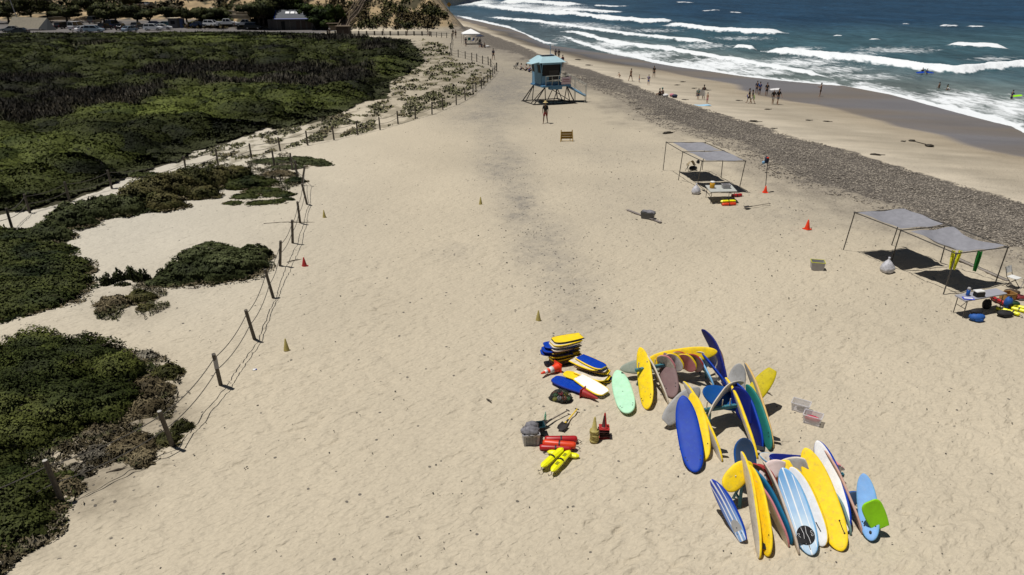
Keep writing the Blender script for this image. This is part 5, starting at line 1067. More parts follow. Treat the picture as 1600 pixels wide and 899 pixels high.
# vegetation floor
base = (X < -2) & (Y < 236)
mar = pip(jx, jy, MARSH) & base; md = pip(jx, jy, MATD) & base
vm = (mar | md).astype(float)
col = col*(1-vm[:, None])+C(.042, .038, .018)*vm[:, None]
lm = pip(jx, jy, LIGHTM) & base; f_ = (lm*(n2 > .42)*.75)
col = col*(1-f_[:, None])+C(.22, .19, .15)*f_[:, None]
dv = (pip(jx, jy, DUNEV) & base)
f_ = dv*np.clip((fbm(X*.9, Y*.5, 4)-.46)*6, 0, .6)
col = col*(1-f_[:, None])+C(.17, .145, .095)*f_[:, None]
# scrub litter near the fence
lit = np.zeros_like(X)
for b in [(230,640,75,60,.8),(185,715,70,30,.8),(120,770,90,50,.8),(40,820,70,45,.8),(200,480,60,22,.5),(300,440,60,12,.35),(560,345,0.1,.1,0),(440,285,40,16,.4),(600,150,60,20,.2)]:
    lit = np.maximum(lit, b[4]*blobm(*b[:4]))
lit = np.clip(lit*(n2*2.1-.35), 0, .8)*(X < 0)
col = col*(1-lit[:, None])+C(.13, .105, .07)*lit[:, None]
# parking, roads, hills
up = (Y >= 180)
pk = (Y > 186) & (Y < 262) & (X < -47) & (Z < 3)
pcol = C(.13, .12, .115)[None]*(.8+.4*n1[:, None])
col = np.where(pk[:, None], pcol, col)
soil = C(.36, .265, .15)[None]*(.55+.9*fbm(X*.22, Y*.22, 4)[:, None])
scr = np.clip((fbm(X*.33+3, Y*.33, 4)-.47)*8, 0, .9)*(X < -20)
hc = soil*(1-scr[:, None])+C(.03, .03, .014)*scr[:, None]
hm = sst(.15, 1.2, Z)*(Y > 190)
col = col*(1-hm[:, None])+hc*hm[:, None]
bw = (jx > 505) & (jx < 705) & (jy < 56) & (jy > 49) & (Z < 1) & (Y > 150)
col = np.where(bw[:, None], C(.26, .23, .18)[None]*(.8+.4*n2[:, None]), col)
nr = len(ys); nc = len(aa); idx = np.arange(nr*nc).reshape(nr, nc)
Fq = np.stack([idx[:-1, :-1], idx[:-1, 1:], idx[1:, 1:], idx[1:, :-1]], -1).reshape(-1, 4)
me = npmesh('sand', np.stack([X, Y, Z+rel], 1), Fq, np.clip(col, 0, 1), True, {'cob': cob, 'wet': wet, 'grv': np.clip(gr+lit*.5, 0, 1)})
def groundmat():
    m = bpy.data.materials.new('beach_ground'); m.use_nodes = True; nt = m.node_tree; L = nt.links; b = nt.nodes['Principled BSDF']
    at = nn(nt, 'ShaderNodeAttribute', attribute_name='Col'); cb = nn(nt, 'ShaderNodeAttribute', attribute_name='cob')
    wt = nn(nt, 'ShaderNodeAttribute', attribute_name='wet'); gv = nn(nt, 'ShaderNodeAttribute', attribute_name='grv')
    tc = nn(nt, 'ShaderNodeTexCoord'); O = tc.outputs['Object']
    def noise(s, d=3., r=.55, dist=0., vec=None):
        n = nn(nt, 'ShaderNodeTexNoise', Scale=s, Detail=d, Roughness=r, Distortion=dist); L.new(vec or O, n.inputs['Vector']); return n.outputs['Fac']
    def math_(op, a, b_, c=None):
        n = nn(nt, 'ShaderNodeMath', operation=op)
        for i, q in enumerate((a, b_, c)):
            if q is None: continue
            if isinstance(q, (int, float)): n.inputs[i].default_value = q
            else: L.new(q, n.inputs[i])
        return n.outputs[0]
    def mrange(v, a, b_, c, d):
        n = nn(nt, 'ShaderNodeMapRange')
        for i, q in enumerate((a, b_, c, d)): n.inputs[i+1].default_value = q
        L.new(v, n.inputs[0]); return n.outputs[0]
    def mixc(f, a, b_, bt='MIX'):
        n = nn(nt, 'ShaderNodeMix', data_type='RGBA', blend_type=bt)
        for i, q in ((0, f), (6, a), (7, b_)):
            if isinstance(q, (int, float)): n.inputs[i].default_value = q
            elif isinstance(q, tuple): n.inputs[i].default_value = (*q, 1)
            else: L.new(q, n.inputs[i])
        return n.outputs[2]
    m0 = nn(nt, 'ShaderNodeMapping'); m0.inputs['Rotation'].default_value = (0, 0, -.62); L.new(O, m0.inputs['Vector']); mp = nn(nt, 'ShaderNodeMapping'); mp.inputs['Scale'].default_value = (1., 1.9, 1.); L.new(m0.outputs[0], mp.inputs['Vector'])
    foot = noise(4.8, 1.5, .45, .35, mp.outputs[0]); fine = noise(11., 3., .6); grain = noise(60., 2., .6)
    # colour: grains, specks
    c0 = mixc(1., at.outputs['Color'], mrange(fine, .3, .7, .93, 1.07), 'MULTIPLY')
    c0 = mixc(1., c0, mrange(grain, .3, .7, .92, 1.08), 'MULTIPLY')
    v = nn(nt, 'ShaderNodeTexVoronoi', Scale=6.5); L.new(O, v.inputs['Vector'])
    sp = nn(nt, 'ShaderNodeTexVoronoi', Scale=7.5); L.new(O, sp.inputs['Vector'])
    sep = nn(nt, 'ShaderNodeSeparateColor'); L.new(sp.outputs['Color'], sep.inputs[0])
    # pebbles on the gravelly places
    thr = math_('MULTIPLY_ADD', gv.outputs['Fac'], .95, .035)
    pick = math_('LESS_THAN', sep.outputs[0], thr)
    dot = math_('LESS_THAN', sp.outputs['Distance'], math_('MULTIPLY', sep.outputs[1], .36))
    pm = math_('MULTIPLY', pick, dot)
    c1_ = mixc(math_('MULTIPLY', pm, .8), c0, (.07, .063, .06))
    # cobbles
    sc_ = nn(nt, 'ShaderNodeSeparateColor'); L.new(v.outputs['Color'], sc_.inputs[0])
    stone = mixc(sc_.outputs[0], (.13, .113, .098), (.38, .33, .27))
    stone = mixc(1., stone, mrange(v.outputs['Distance'], .0, .6, 1.25, .25), 'MULTIPLY')
    c2_ = mixc(math_('MULTIPLY', cb.outputs['Fac'], .8), c1_, stone)
    L.new(c2_, b.inputs['Base Color'])
    r = math_('SUBTRACT', .92, math_('MULTIPLY', wt.outputs['Fac'], .62)); L.new(r, b.inputs['Roughness'])
    b.inputs['Specular IOR Level'].default_value = .35
    inv = math_('SUBTRACT', 1., wt.outputs['Fac'])
    hh = math_('ADD', math_('MULTIPLY', foot, .066), math_('MULTIPLY', fine, .014))
    hh = math_('MULTIPLY', hh, math_('MULTIPLY', inv, math_('SUBTRACT', 1., cb.outputs['Fac'])))
    hh = math_('ADD', hh, math_('MULTIPLY', math_('MULTIPLY', cb.outputs['Fac'], v.outputs['Distance']), -.13))
    hh = math_('ADD', hh, math_('MULTIPLY', pm, .03))
    bp = nn(nt, 'ShaderNodeBump', Strength=1., Distance=1.); L.new(hh, bp.inputs['Height']); L.new(bp.outputs[0], b.inputs['Normal'])
    return m
g = link('sand_ground', me, None, groundmat()); tag(g, kind='structure')
# wide land and sea bed far beyond, so the ground reaches the horizon
# ------------------------------------------------------------------ sea
pys = np.concatenate([np.arange(340, -16, -.85), np.array([-18, -20, -21.5, -22.5, -23.3, -23.8, -24.2])])
SL = -3.03
yr = np.array([PZ(800, p, SL).y for p in pys]); ac = np.linspace(-.16, 1.25, 1150)
SX = (ac[None, :]*(yr[:, None]*CT+(H-SL)*ST)).ravel(); SY = np.repeat(yr[:, None], len(ac), 1).ravel()
spx, spy = pix(SX, SY, SL)
sd = SX-kx(K4, SY)              # distance seaward of the foam edge
wn = fbm(SX*.05, SY*.03, 4); wm = fbm(SX*.35, SY*.22, 4); wf = fbm(SX*1.2, SY*.9, 4)
wl2 = fbm(SX*.75+9, SY*.30+4, 3)
wob = (fbm(spx*.02, SY*0+2, 4)-.5)*6+(wm-.5)*3.5
foam = np.zeros_like(SX); ridge = np.zeros_like(SX); face = np.zeros_like(SX)
def crest(pts, wu, wd, s, r=.5, trail=0, ts=.5):
    """white water along a traced crest: wu/wd thickness above/below in px, trail = loose foam left behind (seaward = up)"""
    global foam, ridge, face
    p = np.array(pts, float); yc = np.interp(spx, p[:, 0], p[:, 1]); d = (spy+wob*min(1, wd/3))-yc
    ln = min(34, (p[-1, 0]-p[0, 0])*.18); ends = sst(p[0, 0]-6, p[0, 0]+ln, spx)*sst(p[-1, 0]+6, p[-1, 0]-ln, spx)
    mod = (.45+1.1*fbm(spx*.09+p[0, 0], spx*0+p[0, 1], 4))*(.45+.55*ends)
    band = np.where(d < 0, np.exp(-(d/(wu*mod+.4))**2), np.exp(-(d/(wd*mod*.8+.3))**2))*(.3+.7*ends)*(ends > 0)*1.22
    foam = np.maximum(foam, band*s*(.50+.95*wl2))
    if trail:
        tr = sst(-trail, 0, d)*(d < 2)*ends; foam = np.maximum(foam, tr*ts)
    ridge = np.maximum(ridge, np.exp(-((d+1)/3.2)**2)*ends*r); face = np.maximum(face, np.exp(-((d-wd-2.5)/3.)**2)*ends*r)
crest([(1312,136),(1350,141),(1381,147),(1422,157),(1471,170),(1520,183),(1569,195),(1600,210),(1700,260)], 5, 2, 1.05, .15, 30, .62)
crest([(1450,165),(1500,175),(1560,190),(1700,250)], 9, 2, .85, .1, 45, .55)
crest([(706,23),(744,32),(792,42),(812,50),(850,66),(880,71)], 2, 1, .8, .05, 4, .5)
crest([(876,56),(900,66),(930,75),(960,81),(1000,91),(1045,101),(1090,108),(1140,115),(1180,121),(1230,128),(1300,132),(1330,137)], 2.8, 1.8, 1.08, .1, 13, .56)
crest([(880,50),(900,53),(940,62),(1000,74),(1045,77),(1112,88),(1176,99),(1225,108),(1262,115),(1290,120)], 2.6, 2.6, 1.08, .3, 9, .5)
crest([(1193,79.5),(1215,83),(1262,87),(1319,94.5),(1375,101),(1431,109),(1487,113),(1530,110),(1562,107),(1600,106),(1700,104)], 3.4, 3.2, 1.15, .6, 15, .58)
crest([(1036,41),(1056,41),(1112,47),(1169,51),(1228,53)], 3.6, 2.2, 1.1, .6, 5, .5)
crest([(930,24),(960,29),(1000,35),(1030,35),(1052,33)], 2.6, 2.4, 1.05, .5, 7, .5)
crest([(736,8),(760,10),(780,13),(820,17),(860,21),(900,24),(940,29),(970,32)], 3, 2, 1., .4, 8, .6)
crest([(780,4),(820,2),(850,5),(880,8),(912,8)], 3, 1.6, 1.05, .4, 4, .5)
crest([(860,18),(900,18),(940,18),(975,18)], 1.5, 1.5, .9, .3, 3, .5)
crest([(758,27),(792,30),(840,35),(880,41),(916,47),(956,51),(980,56),(1000,58),(1060,64),(1120,68)], 1.4, 1.4, .85, .4, 4, .35)
crest([(1148,76),(1162,76),(1178,79)], 2.5, 1.8, 1.1, .5, 0)
crest([(1482,71),(1500,72.5),(1525,75),(1572,77.5)], 1.2, 1.7, 1.15, .35, 6, .35)
for q in [(1058,3,1080,4),(1100,17,1122,17),(1142,20,1156,20.5),(1412,37,1420,37.5),(1470,40,1495,41),(1512,42.5,1535,43.5),(1360,61,1374,62),(1306,55,1312,55.5),(928,9,980,9.5)]:
    crest([(q[0],q[1]),(q[2],q[3])], .5, .5, .7, .1, 0)
# loose foam fields
def fieldf(x0, y0, rx, ry, s):
    global foam
    foam = np.maximum(foam, 1.12*s*np.exp(-(((spx-x0)/rx)**2+((spy-y0)/ry)**2)))
for q in [(1120,102,110,14,.66),(1000,86,80,9,.58),(1250,98,90,11,.54),(1180,112,80,9,.58),(960,70,60,9,.55),(900,40,70,7,.5),(1300,108,80,9,.5),(1350,120,90,9,.46),(1500,158,100,20,.60),(1580,170,60,22,.6),(860,14,80,8,.6),(740,4,50,7,.66),(800,10,60,7,.6),(1400,78,90,8,.46),(1100,72,70,7,.46),(950,44,60,7,.42),(1450,104,60,5,.5),(1160,60,80,5,.42),(1330,84,60,4,.5),(1250,76,60,5,.42),(1550,92,60,5,.42),(1020,48,70,5,.42),(880,62,30,10,.35)]:
    fieldf(*q)
far_ = sst(120, 420, SY)
swell = .35*np.sin((SX*.93-SY*.18)*.16+5*wn)*sst(40, 120, sd)+.12*(wm-.5)
shoal = sst(0, 30, sd)
SZ = SL+(ridge*1.9+swell)*shoal+.01*(wf-.5)-.02*sst(8, 0, sd)
keep = (sd > -4)
deepc = C(.015, .050, .098); midc = C(.048, .105, .128); shal = C(.135, .165, .155)
t1 = sst(70, 14, spy); t0 = sst(6, 55, sd)
t1 = np.clip(t1*.85+sst(900, 1300, spx)*sst(60, 25, spy)*.4, 0, 1)
wc = shal[None]*(1-t0[:, None])+midc[None]*t0[:, None]
lft = sst(1100, 800, spx)*.6
wc = wc*(1-lft[:, None])+C(.085, .13, .16)*lft[:, None]
wc = wc*(1-t1[:, None]*(1-.6*lft[:, None]))+deepc*(t1[:, None]*(1-.6*lft[:, None]))
streak = fbm(SX*.10+2, SY*.035+SX*.02, 4)
wc = wc*(.55+.9*streak[:, None])
wc = wc*(1-.45*face[:, None])+C(.012, .05, .055)*(.45*face[:, None])  # wave fronts: their dark reflection and shade painted into the water colour
si = np.arange(len(yr)*len(ac)).reshape(len(yr), len(ac))
Fs = np.stack([si[:-1, :-1], si[:-1, 1:], si[1:, 1:], si[1:, :-1]], -1).reshape(-1, 4)
Fs = Fs[keep[Fs].all(1)]
used = np.unique(Fs); rem = -np.ones(len(SX), int); rem[used] = np.arange(len(used)); Fs = rem[Fs]
foam_ = foam*sst(-3.5, -.2, sd)
me = npmesh('sea', np.stack([SX, SY, SZ], 1)[used], Fs, np.clip(wc, 0, 1)[used], True, {'foam': foam_[used]})
def seamat():
    m = bpy.data.materials.new('sea_water'); m.use_nodes = True; nt = m.node_tree; L = nt.links; b = nt.nodes['Principled BSDF']
    at = nn(nt, 'ShaderNodeAttribute', attribute_name='Col'); fa = nn(nt, 'ShaderNodeAttribute', attribute_name='foam')
    tc = nn(nt, 'ShaderNodeTexCoord'); mp = nn(nt, 'ShaderNodeMapping'); mp.inputs['Rotation'].default_value = (0, 0, -.3); mp.inputs['Scale'].default_value = (1., .42, 1.); L.new(tc.outputs['Object'], mp.inputs['Vector'])
    n1 = nn(nt, 'ShaderNodeTexNoise', Scale=.75, Detail=7., Roughness=.68, Distortion=.6); L.new(mp.outputs[0], n1.inputs['Vector'])
    n2 = nn(nt, 'ShaderNodeTexNoise', Scale=.42, Detail=6., Roughness=.62); L.new(mp.outputs[0], n2.inputs['Vector'])
    # threshold the noise by the foam mask
    th = nn(nt, 'ShaderNodeMath', operation='MULTIPLY_ADD'); th.inputs[1].default_value = .80; th.inputs[2].default_value = -.02; L.new(fa.outputs['Fac'], th.inputs[0])
    s = nn(nt, 'ShaderNodeMath', operation='SUBTRACT'); L.new(th.outputs[0], s.inputs[0])
    inv = nn(nt, 'ShaderNodeMath', operation='SUBTRACT'); inv.inputs[0].default_value = .82; L.new(n1.outputs['Fac'], inv.inputs[1]); L.new(inv.outputs[0], s.inputs[1])
    mr = nn(nt, 'ShaderNodeMapRange'); mr.inputs[1].default_value = -.07; mr.inputs[2].default_value = .20; L.new(s.outputs[0], mr.inputs[0])
    mr2 = nn(nt, 'ShaderNodeMapRange'); mr2.inputs[1].default_value = .3; mr2.inputs[2].default_value = .7; mr2.inputs[3].default_value = .65; mr2.inputs[4].default_value = 1.35; L.new(n2.outputs['Fac'], mr2.inputs[0])
    mw = nn(nt, 'ShaderNodeMix', data_type='RGBA', blend_type='MULTIPLY'); mw.inputs[0].default_value = 1; L.new(at.outputs['Color'], mw.inputs[6]); L.new(mr2.outputs[0], mw.inputs[7])
    mx = nn(nt, 'ShaderNodeMix', data_type='RGBA'); mx.inputs[7].default_value = (.76, .79, .81, 1); L.new(mr.outputs[0], mx.inputs[0]); L.new(mw.outputs[2], mx.inputs[6])
    L.new(mx.outputs[2], b.inputs['Base Color'])
    rr = nn(nt, 'ShaderNodeMapRange'); rr.inputs[3].default_value = .32; rr.inputs[4].default_value = .9; L.new(mr.outputs[0], rr.inputs[0]); L.new(rr.outputs[0], b.inputs['Roughness'])
    b.inputs['IOR'].default_value = 1.33; b.inputs['Specular IOR Level'].default_value = .35
    bp = nn(nt, 'ShaderNodeBump', Strength=.9, Distance=.5); L.new(n2.outputs['Fac'], bp.inputs['Height']); L.new(bp.outputs[0], b.inputs['Normal'])
    return m
o = link('sea', me, None, seamat()); tag(o, kind='structure')
# ------------------------------------------------------------------ vegetation
WOOD = mat('twig_wood', (.07,.055,.04), .9, .3, 6)
def mounds_pts(mds, n, fill=(.72, 1.04)):
    """mds: (x, y, z0, rx, ry, h); points on the union of domed clumps"""
    A = np.array(mds, float); ar = (A[:, 3]+A[:, 4])*(A[:, 5]+.5*(A[:, 3]+A[:, 4])); k = rng.choice(len(A), n, p=ar/ar.sum())
    d = rng.normal(size=(n, 3)); d[:, 2] = np.abs(d[:, 2]); d /= np.linalg.norm(d, axis=1)[:, None]
    s = rng.uniform(*fill, n); B = A[k]
    lump = .74+.36*vn(d[:, 0]*3+B[:, 0]*2+50, d[:, 1]*3+d[:, 2]*2+B[:, 1]*2+50); s = s*(lump+.22*vn(d[:, 0]*8+B[:, 0]*5, d[:, 1]*8+d[:, 2]*7+9))
    P = np.stack([B[:, 0]+d[:, 0]*B[:, 3]*s, B[:, 1]+d[:, 1]*B[:, 4]*s, B[:, 2]+d[:, 2]*B[:, 5]*s], 1)
    ok = np.ones(n, bool)
    for j in range(len(A)):
        q = A[j]; dd = ((P[:, 0]-q[0])/q[3])**2+((P[:, 1]-q[1])/q[4])**2+((P[:, 2]-q[2])/q[5])**2
        ok &= ~((dd < .42) & (k != j))
    nv = d/B[:, 3:6]; nv /= np.linalg.norm(nv, axis=1)[:, None]
    return P[ok], nv[ok], s[ok]
def leafcol(P, cols, s=None, var=.35, sc_=.9):
    cols = np.array(cols); t = fbm(P[:, 0]*sc_+11, P[:, 1]*sc_+P[:, 2]*sc_*1.3+3, 3); i = np.clip((t-.3)/.4*len(cols), 0, len(cols)-1e-3)
    i0 = i.astype(int); i1 = np.minimum(i0+1, len(cols)-1); f = (i-i0)[:, None]; c = cols[i0]*(1-f)+cols[i1]*f
    return np.clip(c*(1+rng.uniform(-var, var, len(P)))[:, None], 0, 1)
G_MID = [(.022,.029,.006),(.042,.053,.011),(.070,.080,.018)]; G_DRK = [(.013,.020,.005),(.028,.037,.008),(.045,.053,.013)]; G_OLV = [(.030,.032,.009),(.053,.054,.016),(.085,.076,.028)]; G_DRY = [(.06,.048,.026),(.10,.078,.042),(.13,.105,.06)]; G_BLU = [(.026,.033,.010),(.043,.052,.018),(.064,.074,.029)]
def shrub(label, mds, n, size, cols, cat='shrub', name='dune_shrub', group=None, el=1.8, up=0., twigs=6, fill=(.72,1.04), skirt=.28):
    """mds in pixels of the photo's ground: (px, py, rx m, ry m, h m)"""
    M_ = []
    for px_, py_, rx, ry, h in mds:
        p = G(px_, py_); M_.append((p.x, p.y, p.z-.02, rx, ry, h))
    c0 = Vector((float(np.mean([m[0] for m in M_])), float(np.mean([m[1] for m in M_])), M_[0][2])); o = empty(name, c0, 0, label, cat, group)
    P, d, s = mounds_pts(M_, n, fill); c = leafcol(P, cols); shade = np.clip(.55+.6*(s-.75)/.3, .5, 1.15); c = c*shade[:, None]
    if skirt:
        A = np.array(M_); ns = int(n*.16); kk = rng.integers(0, len(A), ns); aa_ = rng.uniform(0, 6.283, ns); rr_ = rng.uniform(.82, 1.0+skirt, ns)+.25*(vn(np.cos(aa_)*2.2+20+A[kk, 0], np.sin(aa_)*2.2+40)-.5); B = A[kk]
        Q = np.stack([B[:, 0]+np.cos(aa_)*B[:, 3]*rr_, B[:, 1]+np.sin(aa_)*B[:, 4]*rr_, B[:, 2]+B[:, 5]*rng.uniform(.02, .22, ns)], 1)
        qc = leafcol(Q, [tuple(v*.9 for v in cols[0]), cols[-1], (.085,.068,.036), (.12,.098,.058)], sc_=1.3); P = np.concatenate([P, Q]); c = np.concatenate([c, qc]); d = np.concatenate([d, np.tile(np.array((0., 0., 1.)), (ns, 1))])
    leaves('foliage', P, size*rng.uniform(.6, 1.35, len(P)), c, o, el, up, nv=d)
    for m in M_:
        mb = MB(); b = Vector((m[0], m[1], m[2]))-c0
        for k in range(twigs):
            a = random.uniform(0, 6.28); t = random.uniform(.4, .85)
            mb.tube([b+Vector((0, 0, -.04)), b+Vector((math.cos(a)*m[3]*t*.5, math.sin(a)*m[4]*t*.5, m[5]*.5)), b+Vector((math.cos(a)*m[3]*t, math.sin(a)*m[4]*t, m[5]*.8))], [.028, .018, .008], 5)
        mb.build('branches', WOOD, o)
    return o
# near big bush and its brown companions
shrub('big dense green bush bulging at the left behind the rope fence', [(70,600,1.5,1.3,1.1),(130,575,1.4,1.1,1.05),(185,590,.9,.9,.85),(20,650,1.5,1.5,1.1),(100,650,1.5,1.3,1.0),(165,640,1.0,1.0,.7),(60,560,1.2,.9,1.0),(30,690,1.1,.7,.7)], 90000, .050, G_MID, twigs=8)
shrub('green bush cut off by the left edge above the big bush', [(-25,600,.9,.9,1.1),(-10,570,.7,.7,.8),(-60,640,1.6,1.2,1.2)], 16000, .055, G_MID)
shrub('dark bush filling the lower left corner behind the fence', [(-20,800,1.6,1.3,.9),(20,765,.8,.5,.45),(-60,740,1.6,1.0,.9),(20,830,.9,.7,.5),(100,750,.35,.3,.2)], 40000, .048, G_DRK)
for a in [('dry reddish-brown scrub just right of the big bush',[(236,612,.55,.45,.42),(226,640,.45,.4,.35)],7000,G_DRY),('small green-brown shrub by the third fence post from the corner',[(262,585,.42,.36,.32)],3500,G_OLV),('brown twiggy shrub lowest beside the big bush',[(206,700,.55,.45,.32),(222,716,.4,.35,.22)],7000,G_DRY),('low olive shrub under the rope beside the second post',[(262,690,.32,.28,.22),(285,668,.25,.2,.2)],3000,G_OLV),('grey dry twigs at the foot of the big bush',[(150,712,.4,.3,.2),(125,735,.35,.3,.15)],2200,[(.06,.052,.038),(.11,.098,.075)]),('thin dry tuft behind the second fence post',[(90,765,.5,.35,.25),(70,800,.45,.35,.22)],4500,G_DRY),('dry straggling scrub along the lower fence line',[(15,845,.5,.4,.25),(45,815,.5,.4,.22)],4000,G_DRY),('pale dry tuft above the brown scrub',[(228,560,.35,.3,.22)],1800,[(.14,.13,.10),(.2,.18,.14)])]:
    shrub(a[0], a[1], int(a[2]*.8), .042, a[3], el=4, twigs=12, fill=(.15, 1.15), up=.25)
shrub('rounded dark grey-green shrub on the pale sand beside the fence', [(345,428,1.6,1.1,.85),(300,432,1.2,1.0,.75),(380,420,1.1,1.0,.75),(268,440,.7,.5,.42),(395,405,.8,.8,.6),(330,405,1.5,.9,.7),(240,445,.5,.25,.2)], 42000, .065, G_BLU, fill=(.88,1.03))
shrub('straggling upright stems trailing left of the rounded shrub', [(222,438,.3,.2,.40),(205,434,.22,.2,.42),(186,438,.2,.2,.42),(168,444,.22,.2,.38),(192,446,.3,.12,.12)], 2800, .05, G_BLU, el=3.5, up=.6, fill=(.2,1.25))
shrub('dry brown scrub clump left of the other on the pale hummock', [(178,476,.6,.35,.35),(165,486,.3,.25,.25)], 5000, .05, G_DRY, el=3)
shrub('dry olive scrub clump on the pale hummock, right one', [(220,468,.55,.4,.35),(228,482,.3,.2,.18)], 5000, .05, G_OLV, el=3)
shrub('dark green plant mat spreading in from the left edge', [(x, y, 1.5, 1.0, .55) for x, y in [(-40,400),(10,395),(55,400),(20,430),(80,420),(-30,450),(40,455),(85,448),(10,480),(-30,490),(60,470),(30,375),(-30,370)]]+[(120,425,.7,.4,.4),(100,392,.5,.4,.35)], 60000, .075, G_DRK)
shrub('grey-green leafy end of the long shrub bank, left of its dark middle', [(75,372,1.2,.7,.7),(110,352,1.3,.8,.85),(140,340,1.2,.8,.9),(170,333,1.2,.8,.95),(200,332,1.0,.8,.9),(105,330,.5,.4,.5),(60,375,1.0,.5,.5)], 34000, .085, G_BLU, up=.3)
shrub('tall dark olive middle of the long shrub bank on the dunes', [(215,318,1.3,1.1,1.1),(245,312,1.4,1.1,1.3),(275,305,1.4,1.1,1.3),(305,297,1.4,1.0,1.3),(335,290,1.3,1.0,1.2),(365,282,1.2,1.0,1.0),(255,325,1.2,.7,.8),(310,308,1.2,.6,.7)], 50000, .085, G_OLV)
shrub('low dark mat at the right end of the long shrub bank', [(395,290,1.2,.7,.55),(415,287,.8,.5,.35),(375,293,1.0,.6,.5)], 14000, .075, G_DRK)
shrub('fan-shaped succulent mat creeping down the pale sand', [(412,300,1.1,.5,.25),(385,308,.8,.5,.2),(435,305,.9,.5,.2),(365,318,.5,.4,.12),(405,318,.7,.5,.12),(430,316,.6,.4,.12),(447,312,.4,.3,.1)], 9000, .085, G_DRK, el=2.4)
shrub('low green mat stretching to a point at the corner of the fence', [(430,254,1.6,.6,.3),(460,252,1.5,.6,.35),(485,255,1.2,.6,.3),(503,258,.7,.35,.2),(450,262,1.2,.5,.15)], 12000, .09, G_BLU)
shrub('small dark tuft left of the leaning fence posts', [(461,285,.7,.4,.3)], 2000, .08, G_DRK)
shrub('dry grey tuft beside the corner posts', [(437,274,1.0,.5,.3)], 2500, .08, G_DRY)
shrub('small dark mat on the pale path behind the shrub bank', [(236,276,.9,.5,.25),(215,275,.6,.4,.2)], 3500, .08, G_DRK)
# marsh: one mass of reeds and willows nobody could count
def scatter(poly, n, x0, x1, y0, y1):
    qx = rng.uniform(x0, x1, n); qy = rng.uniform(y0, y1, n); ok = pip(qx, qy, poly); qx, qy = qx[ok], qy[ok]
    a = (qx-CX)/F; b = (CY-qy)/F; t = -H/(-ST+b*CT); return a*t, (CT+b*ST)*t
x_, y_ = scatter(MARSH, 880000, -330, 680, 46, 420)
zc = y_*CT+H*ST
big = fbm(x_*.09+4, y_*.07+7, 4); med = fbm(x_*.33, y_*.28+30, 4)
p1, p2 = pix(x_, y_, 0)
browns = np.zeros(len(x_))
for (bx, by, rx, ry, s) in [(60,132,75,10,1.),(330,118,120,14,.8),(440,120,150,12,1.),(120,165,150,26,.85),(20,185,120,22,.8),(430,140,150,9,.9),(560,110,60,12,.6),(130,75,90,9,.5),(480,60,120,7,.6),(600,75,50,12,.7),(150,90,60,8,.4),(420,90,70,18,.5)]:
    browns = np.maximum(browns, s*np.exp(-(((p1-bx)/rx)**2+((p2-by)/ry)**2)))
browns = np.clip(browns+.9*(fbm(x_*.15+60, y_*.10, 3)-.5), 0, 1)
edge = .35+.65*sst(0, 1, (big-.28)*4)
nM = 1500; qx = rng.uniform(-330, 670, nM*3); qy = rng.uniform(48, 400, nM*3); okm = pip(qx, qy, MARSH); qx, qy = qx[okm][:nM], qy[okm][:nM]
a_ = (qx-CX)/F; b_ = (CY-qy)/F; t_ = -H/(-ST+b_*CT); mxc, myc = a_*t_, (CT+b_*ST)*t_
zq = (myc*CT+H*ST); mr_ = np.where(rng.random(nM) < .35, rng.uniform(1.8, 3.6, nM), rng.uniform(.8, 1.8, nM))*(zq/48)**.5; mh_ = rng.uniform(.45, .85, nM)*np.minimum(mr_, 2.2)*.85
top = np.full(len(x_), .30); NV = np.tile(np.array((0., 0., 1.)), (len(x_), 1)); tone = np.full(len(x_), .5); mt_ = rng.random(nM)
order = np.argsort(y_)
for j in range(nM):
    lo_, hi_ = np.searchsorted(y_[order], (myc[j]-mr_[j], myc[j]+mr_[j])) if j == 0 else (np.searchsorted(ysort, myc[j]-mr_[j]), np.searchsorted(ysort, myc[j]+mr_[j]))
    if j == 0: ysort = y_[order]
    k = order[lo_:hi_]; dx = (x_[k]-mxc[j])/mr_[j]; dy = (y_[k]-myc[j])/mr_[j]; d2 = dx*dx+dy*dy; q = d2 < 1; k = k[q]; dx = dx[q]; dy = dy[q]
    z = .2+mh_[j]*np.sqrt(1-dx*dx-dy*dy); up_ = z > top[k]; k = k[up_]; top[k] = z[up_]; tone[k] = mt_[j]
    n_ = np.stack([dx[up_], dy[up_], np.sqrt(np.maximum(0, 1-dx[up_]**2-dy[up_]**2))+.15], 1); NV[k] = n_/np.linalg.norm(n_, axis=1)[:, None]
pw = [PZ(a, b) for a, b in MARSH]; ed = np.full(len(x_), 99.)
for A_, B_ in zip(pw, pw[1:]):
    ax, ay = B_.x-A_.x, B_.y-A_.y; t_ = np.clip(((x_-A_.x)*ax+(y_-A_.y)*ay)/(ax*ax+ay*ay), 0, 1); ed = np.minimum(ed, np.hypot(x_-A_.x-t_*ax, y_-A_.y-t_*ay))
ed = ed+2.2*(fbm(x_*.6, y_*.6+90, 3)-.5)
lowf = (1-.75*sst(130, 178, y_))*(.12+.88*sst(.2, 5.5, ed)); top = top*lowf*(1-.35*browns)
edgew = sst(0, 1, 1)
nearedge = 1.0
hh_ = top*rng.uniform(.80, 1.0, len(x_))**.6
light = fbm(x_*.8+9, y_*.7, 3)
cg = np.array([(.016,.023,.004),(.038,.051,.009),(.072,.086,.018)]); i = np.clip((.45*light+.35*tone+.2*big-.22)/.36*3, 0, 2.999); i0 = i.astype(int); i1 = np.minimum(i0+1, 2); f = (i-i0)[:, None]
mc = cg[i0]*(1-f)+cg[i1]*f; bc = np.array((.036,.028,.014)); pale = (rng.random(len(x_)) < .05+.38*sst(.55, .75, fbm(x_*.12+5, y_*.08+50, 3)))[:, None]*1.
bc = bc*(1-pale)+np.array((.20,.175,.13))*pale
fb = sst(.40, .62, browns)[:, None]; mc = mc*(1-fb)+bc*fb
